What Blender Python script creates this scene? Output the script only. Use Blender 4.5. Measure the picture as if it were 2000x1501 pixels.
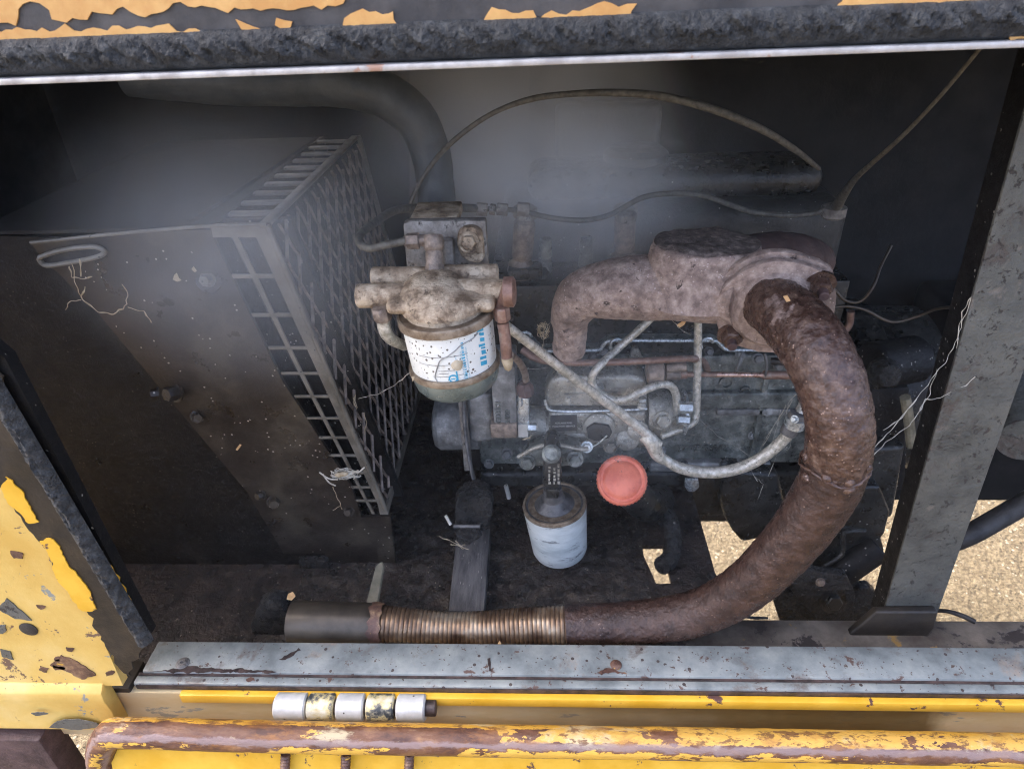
import bpy, bmesh, math, random
from mathutils import Vector, Matrix, noise
random.seed(7)
S = bpy.context.scene
for o in list(bpy.data.objects):
    bpy.data.objects.remove(o)
COL = S.collection
rad = math.radians

# ------------------------------------------------------------------ camera
F_PX, CX, CY, CAM_Z = 1335.0, 1000.0, 750.5, 1.6
_Y = Vector((55, -832, 1335)).normalized()
_D = Vector((86, 2136, 1335))
_D = (_D - _D.dot(_Y) * _Y).normalized()
_Zw = -_D
_X = _Y.cross(_Zw).normalized()
RIGHT = Vector((_X[0], _Y[0], _Zw[0]))
DOWN = Vector((_X[1], _Y[1], _Zw[1]))
FWD = Vector((_X[2], _Y[2], _Zw[2]))
CAM = Vector((0, 0, CAM_Z))
cd = bpy.data.cameras.new('camera')
cam = bpy.data.objects.new('camera', cd)
COL.objects.link(cam)
cd.sensor_width = 36
cd.lens = F_PX / 2000 * 36
cd.clip_start = 0.02
cd.clip_end = 500
m3 = Matrix((RIGHT, -DOWN, -FWD)).transposed()
cam.matrix_world = Matrix.Translation(CAM) @ m3.to_4x4()
cd.dof.use_dof = True
cd.dof.focus_distance = 0.82
cd.dof.aperture_fstop = 13.0
S.camera = cam

# ------------------------------------------------------------------ light
SUN_EL, SUN_AZ = rad(50), rad(-58)          # azimuth measured from +Y towards +X
w = bpy.data.worlds.new('World')
S.world = w
w.use_nodes = True
nt = w.node_tree
sky = nt.nodes.new('ShaderNodeTexSky')
sky.sky_type = 'NISHITA'
sky.sun_disc = False
sky.sun_elevation = SUN_EL
sky.sun_rotation = SUN_AZ
sky.air_density = 0.45
sky.dust_density = 7.0
sky.ozone_density = 0.3
bg = nt.nodes['Background']
nt.links.new(sky.outputs[0], bg.inputs[0])
bg.inputs[1].default_value = 0.15
sd = bpy.data.lights.new('sun', 'SUN')
sd.energy = 2.0
sd.angle = rad(0.5)
sd.color = (1.0, 0.95, 0.87)
sun = bpy.data.objects.new('sun', sd)
COL.objects.link(sun)
to_sun = Vector((math.sin(SUN_AZ) * math.cos(SUN_EL), math.cos(SUN_AZ) * math.cos(SUN_EL), math.sin(SUN_EL)))
sun.rotation_euler = to_sun.to_track_quat('Z', 'Y').to_euler()
sun.location = to_sun * 20
vs = S.view_settings
vs.view_transform = 'Standard'
vs.look = 'None'
vs.gamma = 1
vs.exposure = 3.3
S.cycles.use_denoising = True
S.cycles.filter_width = 1.1
S.cycles.volume_step_rate = 3.0
S.cycles.volume_max_steps = 64
S.cycles.max_bounces = 8
S.cycles.volume_bounces = 1

# ------------------------------------------------------------------ pixel <-> place
def ray(x, y):
    return FWD * F_PX + RIGHT * (x - CX) + DOWN * (y - CY)
def P(x, y, Y):
    r = ray(x, y); return CAM + r * (Y / r.y)
def PZ(x, y, z):
    r = ray(x, y); return CAM + r * ((z - CAM_Z) / r.z)
def PX(x, y, X):
    r = ray(x, y); return CAM + r * (X / r.x)
def mpp(p):
    return (p - CAM).dot(FWD) / F_PX

# ------------------------------------------------------------------ materials
def _n(nt, t, **kw):
    n = nt.nodes.new(t)
    for k, v in kw.items():
        setattr(n, k, v)
    return n
def ramp(nt, fac, stops, interp='LINEAR'):
    r = _n(nt, 'ShaderNodeValToRGB')
    r.color_ramp.interpolation = interp
    els = r.color_ramp.elements
    while len(els) < len(stops):
        els.new(0.5)
    for e, (p, c) in zip(els, stops):
        e.position = p
        e.color = (c[0], c[1], c[2], 1) if not isinstance(c, (int, float)) else (c, c, c, 1)
    nt.links.new(fac, r.inputs[0])
    return r.outputs[0]
def noi(nt, vec, scale, detail=6, rough=0.6, dist=0.0):
    n = _n(nt, 'ShaderNodeTexNoise')
    n.inputs['Scale'].default_value = scale
    n.inputs['Detail'].default_value = detail
    n.inputs['Roughness'].default_value = rough
    n.inputs['Distortion'].default_value = dist
    nt.links.new(vec, n.inputs['Vector'])
    return n.outputs['Fac']
def vor(nt, vec, scale, feature='F1'):
    n = _n(nt, 'ShaderNodeTexVoronoi', feature=feature)
    n.inputs['Scale'].default_value = scale
    nt.links.new(vec, n.inputs['Vector'])
    return n.outputs['Distance']
def mixc(nt, fac, a, b, mode='MIX'):
    m = _n(nt, 'ShaderNodeMix', data_type='RGBA', blend_type=mode)
    def put(s, v):
        if isinstance(v, (tuple, list)):
            s.default_value = (v[0], v[1], v[2], 1)
        elif isinstance(v, (int, float)):
            s.default_value = v
        else:
            nt.links.new(v, s)
    put(m.inputs['Factor'], fac); put(m.inputs['A'], a); put(m.inputs['B'], b)
    return m.outputs['Result']
def mth(nt, op, a, b=0.0, clamp=False):
    m = _n(nt, 'ShaderNodeMath', operation=op, use_clamp=clamp)
    for s, v in zip(m.inputs, (a, b)):
        if isinstance(v, (int, float)):
            s.default_value = v
        else:
            nt.links.new(v, s)
    return m.outputs[0]

def surface(name, cols, scale=25, rough=(0.4, 0.7), metal=0.0, bump=0.3, bscale=160, bdist=0.002,
            spots=None, specks=None, patches=None, stretch=None, spec=0.5, coarse=0.0, cscale=40):
    """cols: ramp stops of the mottled base.  spots/patches: list of (scale, threshold, width, colour).
    specks: (scale, size, colour) little round dots."""
    bscale *= 0.55
    bump = min(1.0, bump * 1.3)
    bdist *= 1.6
    scale *= 1.5
    cols = [(0.5 + (p - 0.5) * 0.55, q) for p, q in cols]
    spots = [(s_, 0.5 + (t_ - 0.5) * 0.75, w_ * 0.7, q) for s_, t_, w_, q in (spots or [])]
    specks = [(s_ * 0.5, z_ * 1.15, q, 0.5 + (d_ - 0.5) * 0.5) for s_, z_, q, d_ in (specks or [])]
    m = bpy.data.materials.new(name)
    m.use_nodes = True
    nt = m.node_tree
    b = nt.nodes['Principled BSDF']
    tc = _n(nt, 'ShaderNodeTexCoord')
    mp = _n(nt, 'ShaderNodeMapping')
    nt.links.new(tc.outputs['Object'], mp.inputs['Vector'])
    mp.inputs['Location'].default_value = (random.uniform(-5, 5), random.uniform(-5, 5), random.uniform(-5, 5))
    if stretch:
        mp.inputs['Scale'].default_value = stretch
    v = mp.outputs[0]
    f = noi(nt, v, scale, 9, 0.65)
    c = ramp(nt, f, cols)
    rfac = noi(nt, v, scale * 2.3, 5, 0.6)
    r = ramp(nt, rfac, [(0.3, rough[0]), (0.7, rough[1])])
    height = noi(nt, v, bscale, 7, 0.7)
    if coarse:
        height = mth(nt, 'ADD', height, mth(nt, 'MULTIPLY', noi(nt, v, cscale, 5, 0.6), coarse))
    for sc, th, wd, col in (spots or []) + (patches or []):
        k = ramp(nt, noi(nt, v, sc, 8, 0.7, 0.25), [(th, 0.0), (min(th + wd, 1), 1.0)])
        c = mixc(nt, k, c, col)
        height = mth(nt, 'SUBTRACT', height, mth(nt, 'MULTIPLY', k, 0.25))
    for sc, size, col, dens in (specks or []):
        d = vor(nt, v, sc)
        k = mth(nt, 'LESS_THAN', d, size)
        g = mth(nt, 'GREATER_THAN', noi(nt, v, sc * 0.37, 3), dens)
        k = mth(nt, 'MULTIPLY', k, g)
        c = mixc(nt, k, c, col)
    nt.links.new(c, b.inputs['Base Color'])
    nt.links.new(r, b.inputs['Roughness'])
    b.inputs['Metallic'].default_value = metal
    b.inputs['Specular IOR Level'].default_value = spec
    bp = _n(nt, 'ShaderNodeBump')
    bp.inputs['Strength'].default_value = bump
    bp.inputs['Distance'].default_value = bdist
    nt.links.new(height, bp.inputs['Height'])
    nt.links.new(bp.outputs[0], b.inputs['Normal'])
    return m

DUST = (0.42, 0.36, 0.28)
M = {}
M['black'] = surface('greasy_black_metal', [(0.3, (0.0036, 0.0036, 0.0039)), (0.7, (0.009, 0.0081, 0.0078))], 18, (0.4, 0.7), 0, 0.5, 220, 0.002, spec=0.3,
                     specks=[(260, 0.16, (0.3, 0.28, 0.24), 0.62)])
M['glossblack'] = surface('oil_wet_black_sheet', [(0.3, (0.0018, 0.0018, 0.0019)), (0.7, (0.006, 0.0054, 0.0051))], 10, (0.05, 0.22), 0, 1.0, 700, 0.003, spec=0.8)
M['cowl'] = surface('grey_sooty_cowl', [(0.3, (0.0409, 0.0477, 0.0513)), (0.7, (0.0877, 0.0955, 0.099))], 8, (0.4, 0.6), 0, 0.3, 120, 0.002)
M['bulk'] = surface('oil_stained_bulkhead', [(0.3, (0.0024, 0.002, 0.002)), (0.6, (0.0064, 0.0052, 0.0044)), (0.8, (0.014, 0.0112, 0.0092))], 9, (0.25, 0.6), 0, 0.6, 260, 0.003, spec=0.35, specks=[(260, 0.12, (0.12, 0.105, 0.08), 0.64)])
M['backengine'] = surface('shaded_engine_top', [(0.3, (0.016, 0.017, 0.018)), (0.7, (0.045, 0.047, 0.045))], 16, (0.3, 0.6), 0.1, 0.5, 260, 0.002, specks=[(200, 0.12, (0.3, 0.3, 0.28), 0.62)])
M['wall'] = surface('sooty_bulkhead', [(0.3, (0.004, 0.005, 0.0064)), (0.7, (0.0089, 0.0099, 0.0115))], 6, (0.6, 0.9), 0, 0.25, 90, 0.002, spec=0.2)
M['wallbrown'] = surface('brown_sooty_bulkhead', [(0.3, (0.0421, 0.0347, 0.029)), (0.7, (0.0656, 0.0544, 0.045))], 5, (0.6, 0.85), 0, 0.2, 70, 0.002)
M['panel'] = surface('oily_guard_metal', [(0.25, (0.0155, 0.0114, 0.009)), (0.55, (0.031, 0.0243, 0.0188)), (0.8, (0.0659, 0.0552, 0.0402))], 7, (0.22, 0.5), 0.1, 0.35, 260, 0.0015,
                     specks=[(210, 0.12, (0.4, 0.36, 0.3), 0.6)])
M['guard'] = surface('dusty_guard_edge', [(0.3, (0.09, 0.082, 0.066)), (0.7, (0.17, 0.155, 0.1261))], 14, (0.4, 0.65), 0.1, 0.3, 260, 0.0012,
                     specks=[(260, 0.15, (0.03, 0.027, 0.025), 0.55)])
M['wire'] = surface('grimy_mesh_wire', [(0.3, (0.075, 0.0599, 0.0513)), (0.7, (0.24, 0.1924, 0.1553))], 45, (0.4, 0.7), 0.1, 0.4, 400, 0.001)
M['floor'] = surface('oily_floor_metal', [(0.3, (0.0156, 0.0117, 0.0097)), (0.7, (0.0585, 0.0429, 0.0338))], 14, (0.12, 0.5), 0, 0.8, 260, 0.003,
                     specks=[(190, 0.12, (0.3, 0.25, 0.2), 0.63)])
M['sludge'] = surface('oily_brown_sludge', [(0.3, (0.012, 0.009, 0.007)), (0.6, (0.04, 0.030, 0.023)), (0.8, (0.10, 0.078, 0.058))], 22, (0.08, 0.5), 0, 0.9, 300, 0.003, spec=0.7, specks=[(260, 0.14, (0.35, 0.3, 0.22), 0.6)])
M['oily'] = surface('wet_black_oil_crust', [(0.3, (0.008, 0.008, 0.008)), (0.7, (0.03, 0.028, 0.026))], 30, (0.12, 0.45), 0, 0.9, 200, 0.006,
                    specks=[(150, 0.12, (0.25, 0.22, 0.18), 0.66)])
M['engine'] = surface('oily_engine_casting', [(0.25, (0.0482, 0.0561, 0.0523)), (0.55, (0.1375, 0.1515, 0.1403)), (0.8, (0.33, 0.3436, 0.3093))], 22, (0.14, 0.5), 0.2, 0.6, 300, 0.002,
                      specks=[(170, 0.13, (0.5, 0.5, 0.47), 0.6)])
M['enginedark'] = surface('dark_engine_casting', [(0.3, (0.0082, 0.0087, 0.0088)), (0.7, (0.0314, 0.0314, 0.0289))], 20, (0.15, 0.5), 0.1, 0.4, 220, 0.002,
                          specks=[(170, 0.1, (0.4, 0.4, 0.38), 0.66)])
M['pump'] = surface('grimy_pump_casting', [(0.2, (0.16, 0.155, 0.13)), (0.5, (0.33, 0.32, 0.275)), (0.8, (0.55, 0.54, 0.48))], 16, (0.15, 0.45), 0.45, 0.5, 320, 0.002,
                     spots=[(30, 0.62, 0.2, (0.09, 0.082, 0.065)), (170, 0.66, 0.05, (0.07, 0.065, 0.055))], specks=[(420, 0.16, (0.7, 0.69, 0.63), 0.56)])
M['alloy'] = surface('dirty_cast_alloy', [(0.25, (0.1648, 0.1158, 0.0746)), (0.45, (0.3588, 0.2745, 0.1882)), (0.7, (0.6012, 0.4976, 0.3621))], 34, (0.35, 0.7), 0.25, 0.7, 330, 0.002,
                     spots=[(55, 0.57, 0.14, (0.12, 0.085, 0.06)), (180, 0.66, 0.05, (0.06, 0.05, 0.04))])
M['bracket'] = surface('grimy_bracket_plate', [(0.25, (0.12, 0.1056, 0.0924)), (0.5, (0.228, 0.21, 0.186)), (0.8, (0.396, 0.372, 0.336))], 30, (0.35, 0.7), 0.2, 0.6, 260, 0.002,
                       spots=[(45, 0.6, 0.1, (0.05, 0.042, 0.036))])
M['fitting'] = surface('grimy_brass_fitting', [(0.3, (0.14, 0.11, 0.09)), (0.7, (0.32, 0.26, 0.21))], 60, (0.35, 0.65), 0.3, 0.5, 330, 0.0015)
M['label'] = surface('white_filter_paint', [(0.3, (0.651, 0.6696, 0.6198)), (0.7, (0.744, 0.7533, 0.7018))], 30, (0.45, 0.6), 0, 0.08, 200, 0.0008,
                     spots=[(26, 0.67, 0.12, (0.55, 0.52, 0.43))], specks=[(420, 0.2, (0.12, 0.105, 0.08), 0.49), (260, 0.15, (0.12, 0.1, 0.08), 0.52)])
M['bowl'] = surface('green_grey_bowl_metal', [(0.3, (0.1377, 0.1755, 0.1701)), (0.7, (0.2268, 0.27, 0.2552))], 20, (0.2, 0.4), 0.5, 0.1, 200, 0.001,
                    spots=[(40, 0.62, 0.12, (0.16, 0.11, 0.07))])
M['ring'] = surface('rusty_clamp_ring', [(0.3, (0.135, 0.099, 0.0684)), (0.7, (0.306, 0.252, 0.1881))], 50, (0.3, 0.6), 0.5, 0.3, 300, 0.001)
M['copper'] = surface('dusty_copper', [(0.3, (0.1739, 0.0994, 0.0738)), (0.6, (0.2705, 0.1703, 0.1323)), (0.8, (0.322, 0.2554, 0.2022))], 60, (0.3, 0.6), 0.35, 0.35, 350, 0.001)
M['shinycopper'] = surface('scraped_copper', [(0.3, (0.45, 0.25, 0.18)), (0.7, (0.8, 0.6, 0.5))], 60, (0.2, 0.4), 0.7, 0.2, 350, 0.001)
M['steel'] = surface('dusty_steel_line', [(0.3, (0.325, 0.312, 0.2569)), (0.55, (0.546, 0.52, 0.4462)), (0.8, (0.754, 0.728, 0.6625))], 90, (0.3, 0.55), 0.35, 0.3, 420, 0.001,
                     specks=[(500, 0.2, (0.12, 0.11, 0.09), 0.56)])
M['greycable'] = surface('dusty_grey_cable', [(0.3, (0.06, 0.056, 0.0464)), (0.7, (0.128, 0.12, 0.1))], 90, (0.5, 0.8), 0, 0.3, 420, 0.001)
M['bright'] = surface('wet_bright_steel', [(0.3, (0.32, 0.35, 0.35)), (0.7, (0.6, 0.63, 0.62))], 60, (0.18, 0.4), 0.6, 0.3, 300, 0.001)
M['manifold'] = surface('pinkish_rusted_casting', [(0.2, (0.1886, 0.137, 0.116)), (0.5, (0.3646, 0.274, 0.232)), (0.8, (0.5532, 0.442, 0.377))], 60, (0.28, 0.5), 0.05, 0.6, 420, 0.002, coarse=0.3, cscale=120,
                        spots=[(60, 0.655, 0.04, (0.085, 0.06, 0.052)), (14, 0.56, 0.2, (0.17, 0.125, 0.105))], specks=[(420, 0.18, (0.55, 0.46, 0.42), 0.58)])
M['casegrey'] = surface('dusty_grey_gear_case', [(0.25, (0.11, 0.11, 0.1078)), (0.6, (0.22, 0.2255, 0.22)), (0.8, (0.374, 0.3795, 0.3685))], 30, (0.3, 0.6), 0.2, 0.5, 320, 0.002)
M['dustytop'] = surface('brown_crusted_top', [(0.25, (0.08, 0.06, 0.05)), (0.6, (0.2, 0.155, 0.13)), (0.8, (0.38, 0.3, 0.25))], 60, (0.5, 0.8), 0, 0.9, 200, 0.004)
M['darkrust'] = surface('dark_red_rust', [(0.3, (0.05, 0.028, 0.026)), (0.7, (0.11, 0.065, 0.058))], 18, (0.5, 0.75), 0, 0.5, 160, 0.003)
M['pipe'] = surface('rusty_exhaust_steel', [(0.22, (0.0354, 0.0171, 0.0123)), (0.5, (0.0786, 0.0425, 0.0305)), (0.78, (0.1572, 0.1001, 0.0727))], 60, (0.2, 0.38), 0.1, 0.45, 460, 0.0015, spec=0.7, coarse=0.25, cscale=150,
                    specks=[(500, 0.16, (0.42, 0.29, 0.23), 0.6)], spots=[(9, 0.66, 0.06, (0.30, 0.22, 0.19))])
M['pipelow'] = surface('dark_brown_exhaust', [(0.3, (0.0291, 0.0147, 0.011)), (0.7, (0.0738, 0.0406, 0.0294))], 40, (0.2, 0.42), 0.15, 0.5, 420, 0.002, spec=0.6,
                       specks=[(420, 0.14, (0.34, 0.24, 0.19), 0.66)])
M['flex'] = surface('bronze_corrugated_steel', [(0.25, (0.1008, 0.0576, 0.036)), (0.55, (0.2592, 0.1728, 0.108)), (0.8, (0.4464, 0.36, 0.2592))], 14, (0.26, 0.48), 0.7, 0.2, 300, 0.001)
M['outlet'] = surface('olive_brown_pipe', [(0.3, (0.042, 0.0336, 0.0252)), (0.7, (0.084, 0.0686, 0.0504))], 12, (0.3, 0.5), 0.3, 0.15, 200, 0.001)
M['oilfilter'] = surface('grey_white_filter_paint', [(0.25, (0.3704, 0.414, 0.414)), (0.55, (0.5292, 0.576, 0.567)), (0.8, (0.6174, 0.657, 0.648))], 18, (0.35, 0.55), 0.1, 0.15, 200, 0.001,
                         spots=[(36, 0.6, 0.07, (0.22, 0.24, 0.24))], stretch=(0.5, 0.5, 1.6))
M['filtertop'] = surface('oily_filter_top', [(0.3, (0.05, 0.05, 0.052)), (0.7, (0.12, 0.12, 0.12))], 40, (0.25, 0.5), 0.2, 0.4, 400, 0.001)
M['red'] = surface('faded_red_paint', [(0.3, (0.5304, 0.1104, 0.0615)), (0.7, (0.6936, 0.1932, 0.1156))], 30, (0.3, 0.5), 0, 0.2, 240, 0.001,
                   spots=[(70, 0.70, 0.03, (0.16, 0.07, 0.055)), (18, 0.60, 0.16, (0.66, 0.34, 0.27))])
M['sill'] = surface('blue_grey_sill_paint', [(0.25, (0.1659, 0.1847, 0.1804)), (0.5, (0.2488, 0.2733, 0.262)), (0.8, (0.3468, 0.3621, 0.3334))], 12, (0.3, 0.55), 0.1, 0.3, 160, 0.001,
                    spots=[(16, 0.60, 0.12, (0.17, 0.15, 0.13)), (90, 0.66, 0.03, (0.10, 0.065, 0.05)), (42, 0.665, 0.025, (0.12, 0.075, 0.06)), (8, 0.68, 0.12, (0.33, 0.27, 0.21))], specks=[(120, 0.12, (0.07, 0.055, 0.05), 0.53), (300, 0.14, (0.1, 0.085, 0.075), 0.55)])
M['silldark'] = surface('dark_oily_seam', [(0.3, (0.03, 0.022, 0.02)), (0.7, (0.09, 0.06, 0.052))], 40, (0.3, 0.6), 0, 0.4, 200, 0.001)
M['yellow'] = surface('worn_yellow_paint', [(0.25, (0.62, 0.33, 0.035)), (0.5, (0.74, 0.42, 0.06)), (0.8, (0.80, 0.52, 0.12))], 9, (0.38, 0.6), 0, 0.15, 140, 0.001,
                      spots=[(34, 0.655, 0.02, (0.11, 0.06, 0.045))], specks=[(90, 0.09, (0.13, 0.07, 0.05), 0.56)])
M['yellowclean'] = surface('bright_yellow_paint', [(0.3, (0.70, 0.38, 0.025)), (0.7, (0.80, 0.47, 0.05))], 12, (0.3, 0.5), 0, 0.15, 140, 0.001,
                           spots=[(40, 0.65, 0.02, (0.12, 0.06, 0.05))])
M['panelyellow'] = surface('faded_yellow_panel', [(0.25, (0.6017, 0.3738, 0.082)), (0.55, (0.6746, 0.4558, 0.1231)), (0.8, (0.711, 0.5105, 0.1805))], 6, (0.4, 0.6), 0, 0.3, 220, 0.001,
                           spots=[(5, 0.58, 0.2, (0.50, 0.30, 0.07)), (60, 0.70, 0.02, (0.22, 0.11, 0.05)), (30, 0.66, 0.02, (0.15, 0.09, 0.06)), (13, 0.69, 0.015, (0.25, 0.26, 0.23))])
M['flakeyellow'] = surface('faded_orange_flake', [(0.3, (0.54, 0.279, 0.081)), (0.7, (0.666, 0.396, 0.135))], 20, (0.4, 0.6), 0, 0.2, 140, 0.001)
M['rustyellow'] = surface('rust_eaten_yellow_paint', [(0.3, (0.085, 0.036, 0.026)), (0.47, (0.2, 0.085, 0.04)), (0.58, (0.52, 0.27, 0.05)), (0.75, (0.68, 0.38, 0.06))], 22, (0.35, 0.6), 0, 0.55, 110, 0.002, stretch=(0.3, 1.2, 1.2),
                          spots=[(24, 0.60, 0.05, (0.5, 0.44, 0.29)), (48, 0.57, 0.04, (0.09, 0.045, 0.035))])
M['rustdark'] = surface('brown_rusted_edge', [(0.3, (0.07, 0.036, 0.028)), (0.6, (0.15, 0.08, 0.055)), (0.8, (0.32, 0.2, 0.11))], 25, (0.35, 0.6), 0.1, 0.5, 150, 0.002,
                        spots=[(30, 0.62, 0.04, (0.6, 0.34, 0.05))])
M['soot'] = surface('sooty_paint', [(0.3, (0.012, 0.010, 0.008)), (0.7, (0.04, 0.03, 0.02))], 10, (0.4, 0.65), 0, 0.3, 160, 0.002)
M['peel'] = surface('dark_peeled_film', [(0.3, (0.0414, 0.0432, 0.0469)), (0.7, (0.0782, 0.0782, 0.0798))], 20, (0.45, 0.7), 0, 0.25, 120, 0.002)
M['foam'] = surface('grimy_foam_seal', [(0.3, (0.0195, 0.0218, 0.0236)), (0.6, (0.0454, 0.0497, 0.0523)), (0.8, (0.0844, 0.0894, 0.0884))], 60, (0.35, 0.65), 0, 0.9, 120, 0.006, coarse=0.8, cscale=60)
M['lip'] = surface('pale_worn_edge', [(0.3, (0.336, 0.32, 0.304)), (0.7, (0.528, 0.52, 0.496))], 30, (0.3, 0.5), 0.2, 0.3, 200, 0.001,
                   spots=[(20, 0.6, 0.05, (0.35, 0.22, 0.16))])
M['postgrey'] = surface('pitted_grey_post', [(0.25, (0.0664, 0.0682, 0.0605)), (0.5, (0.1021, 0.1036, 0.0908)), (0.8, (0.1378, 0.1364, 0.1163))], 10, (0.4, 0.65), 0.1, 0.6, 110, 0.003,
                        spots=[(14, 0.57, 0.12, (0.085, 0.07, 0.058)), (110, 0.63, 0.04, (0.04, 0.034, 0.03)), (70, 0.645, 0.03, (0.06, 0.05, 0.045)), (9, 0.62, 0.14, (0.26, 0.215, 0.175))])
M['rail'] = surface('grimy_chassis_rail', [(0.3, (0.0748, 0.0585, 0.0462)), (0.55, (0.136, 0.1156, 0.0923)), (0.8, (0.2176, 0.1836, 0.1451))], 9, (0.4, 0.6), 0, 0.4, 150, 0.002,
                    spots=[(10, 0.58, 0.03, (0.05, 0.04, 0.035)), (12, 0.67, 0.05, (0.3, 0.18, 0.05))])
M['gravel'] = surface('sunlit_gravel', [(0.25, (0.0454, 0.0338, 0.0191)), (0.5, (0.0794, 0.0618, 0.0371)), (0.75, (0.1193, 0.0984, 0.0636))], 70, (0.8, 0.95), 0, 1.0, 80, 0.02, coarse=1.0, cscale=30, spec=0.2,
                      specks=[(110, 0.22, (0.17, 0.15, 0.115), 0.58), (170, 0.2, (0.05, 0.042, 0.03), 0.56)])
M['rubber'] = surface('black_rubber', [(0.3, (0.014, 0.013, 0.013)), (0.7, (0.035, 0.032, 0.03))], 30, (0.45, 0.7), 0, 0.3, 200, 0.002)
M['strap'] = surface('grey_dirty_strap', [(0.3, (0.06, 0.06, 0.06)), (0.7, (0.17, 0.165, 0.16))], 40, (0.4, 0.7), 0.1, 0.5, 240, 0.002)
M['block'] = surface('oiled_timber', [(0.3, (0.0665, 0.0646, 0.0646)), (0.7, (0.1615, 0.152, 0.1444))], 18, (0.3, 0.6), 0, 0.5, 220, 0.002, stretch=(3, 0.5, 1), specks=[(230, 0.15, (0.4, 0.36, 0.32), 0.6)])
M['white'] = surface('worn_zinc', [(0.3, (0.527, 0.527, 0.4845)), (0.7, (0.663, 0.6545, 0.612))], 30, (0.3, 0.5), 0.15, 0.15, 200, 0.001, specks=[(160, 0.12, (0.1, 0.09, 0.07), 0.55)])
M['chipknuckle'] = surface('chipped_hinge_paint', [(0.38, (0.05, 0.055, 0.055)), (0.46, (0.2, 0.19, 0.15)), (0.52, (0.6, 0.5, 0.24)), (0.75, (0.7, 0.66, 0.52))], 26, (0.3, 0.5), 0.1, 0.35, 160, 0.002)
M['blue'] = surface('blue_print', [(0.3, (0.03, 0.28, 0.44)), (0.7, (0.05, 0.36, 0.52))], 30, (0.5, 0.6), 0, 0.0)
M['greyprint'] = surface('faint_blue_print', [(0.3, (0.27, 0.42, 0.47)), (0.7, (0.4, 0.52, 0.55))], 30, (0.5, 0.6), 0, 0.0)
M['inkline'] = surface('thin_dark_print', [(0.3, (0.12, 0.12, 0.11)), (0.7, (0.3, 0.3, 0.28))], 60, (0.5, 0.6), 0, 0.0)
M['plate'] = surface('black_name_plate', [(0.3, (0.018, 0.018, 0.018)), (0.7, (0.045, 0.045, 0.042))], 40, (0.35, 0.5), 0, 0.1)
M['platetext'] = surface('pale_plate_lettering', [(0.3, (0.45, 0.44, 0.4)), (0.7, (0.62, 0.6, 0.55))], 60, (0.5, 0.6), 0, 0.0)
M['web'] = surface('dusty_cobweb', [(0.3, (0.36, 0.336, 0.272)), (0.7, (0.544, 0.52, 0.448))], 60, (0.7, 0.9), 0, 0.0)
M['straw'] = surface('dry_straw', [(0.3, (0.266, 0.203, 0.112)), (0.7, (0.434, 0.364, 0.252))], 60, (0.6, 0.8), 0, 0.2)
M['leaf'] = surface('tan_dead_leaf', [(0.3, (0.42, 0.24, 0.10)), (0.7, (0.6, 0.4, 0.2))], 60, (0.6, 0.8), 0, 0.3)
M['olive'] = surface('olive_strip', [(0.3, (0.13, 0.12, 0.08)), (0.7, (0.24, 0.215, 0.15))], 40, (0.5, 0.7), 0, 0.3)

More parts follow.
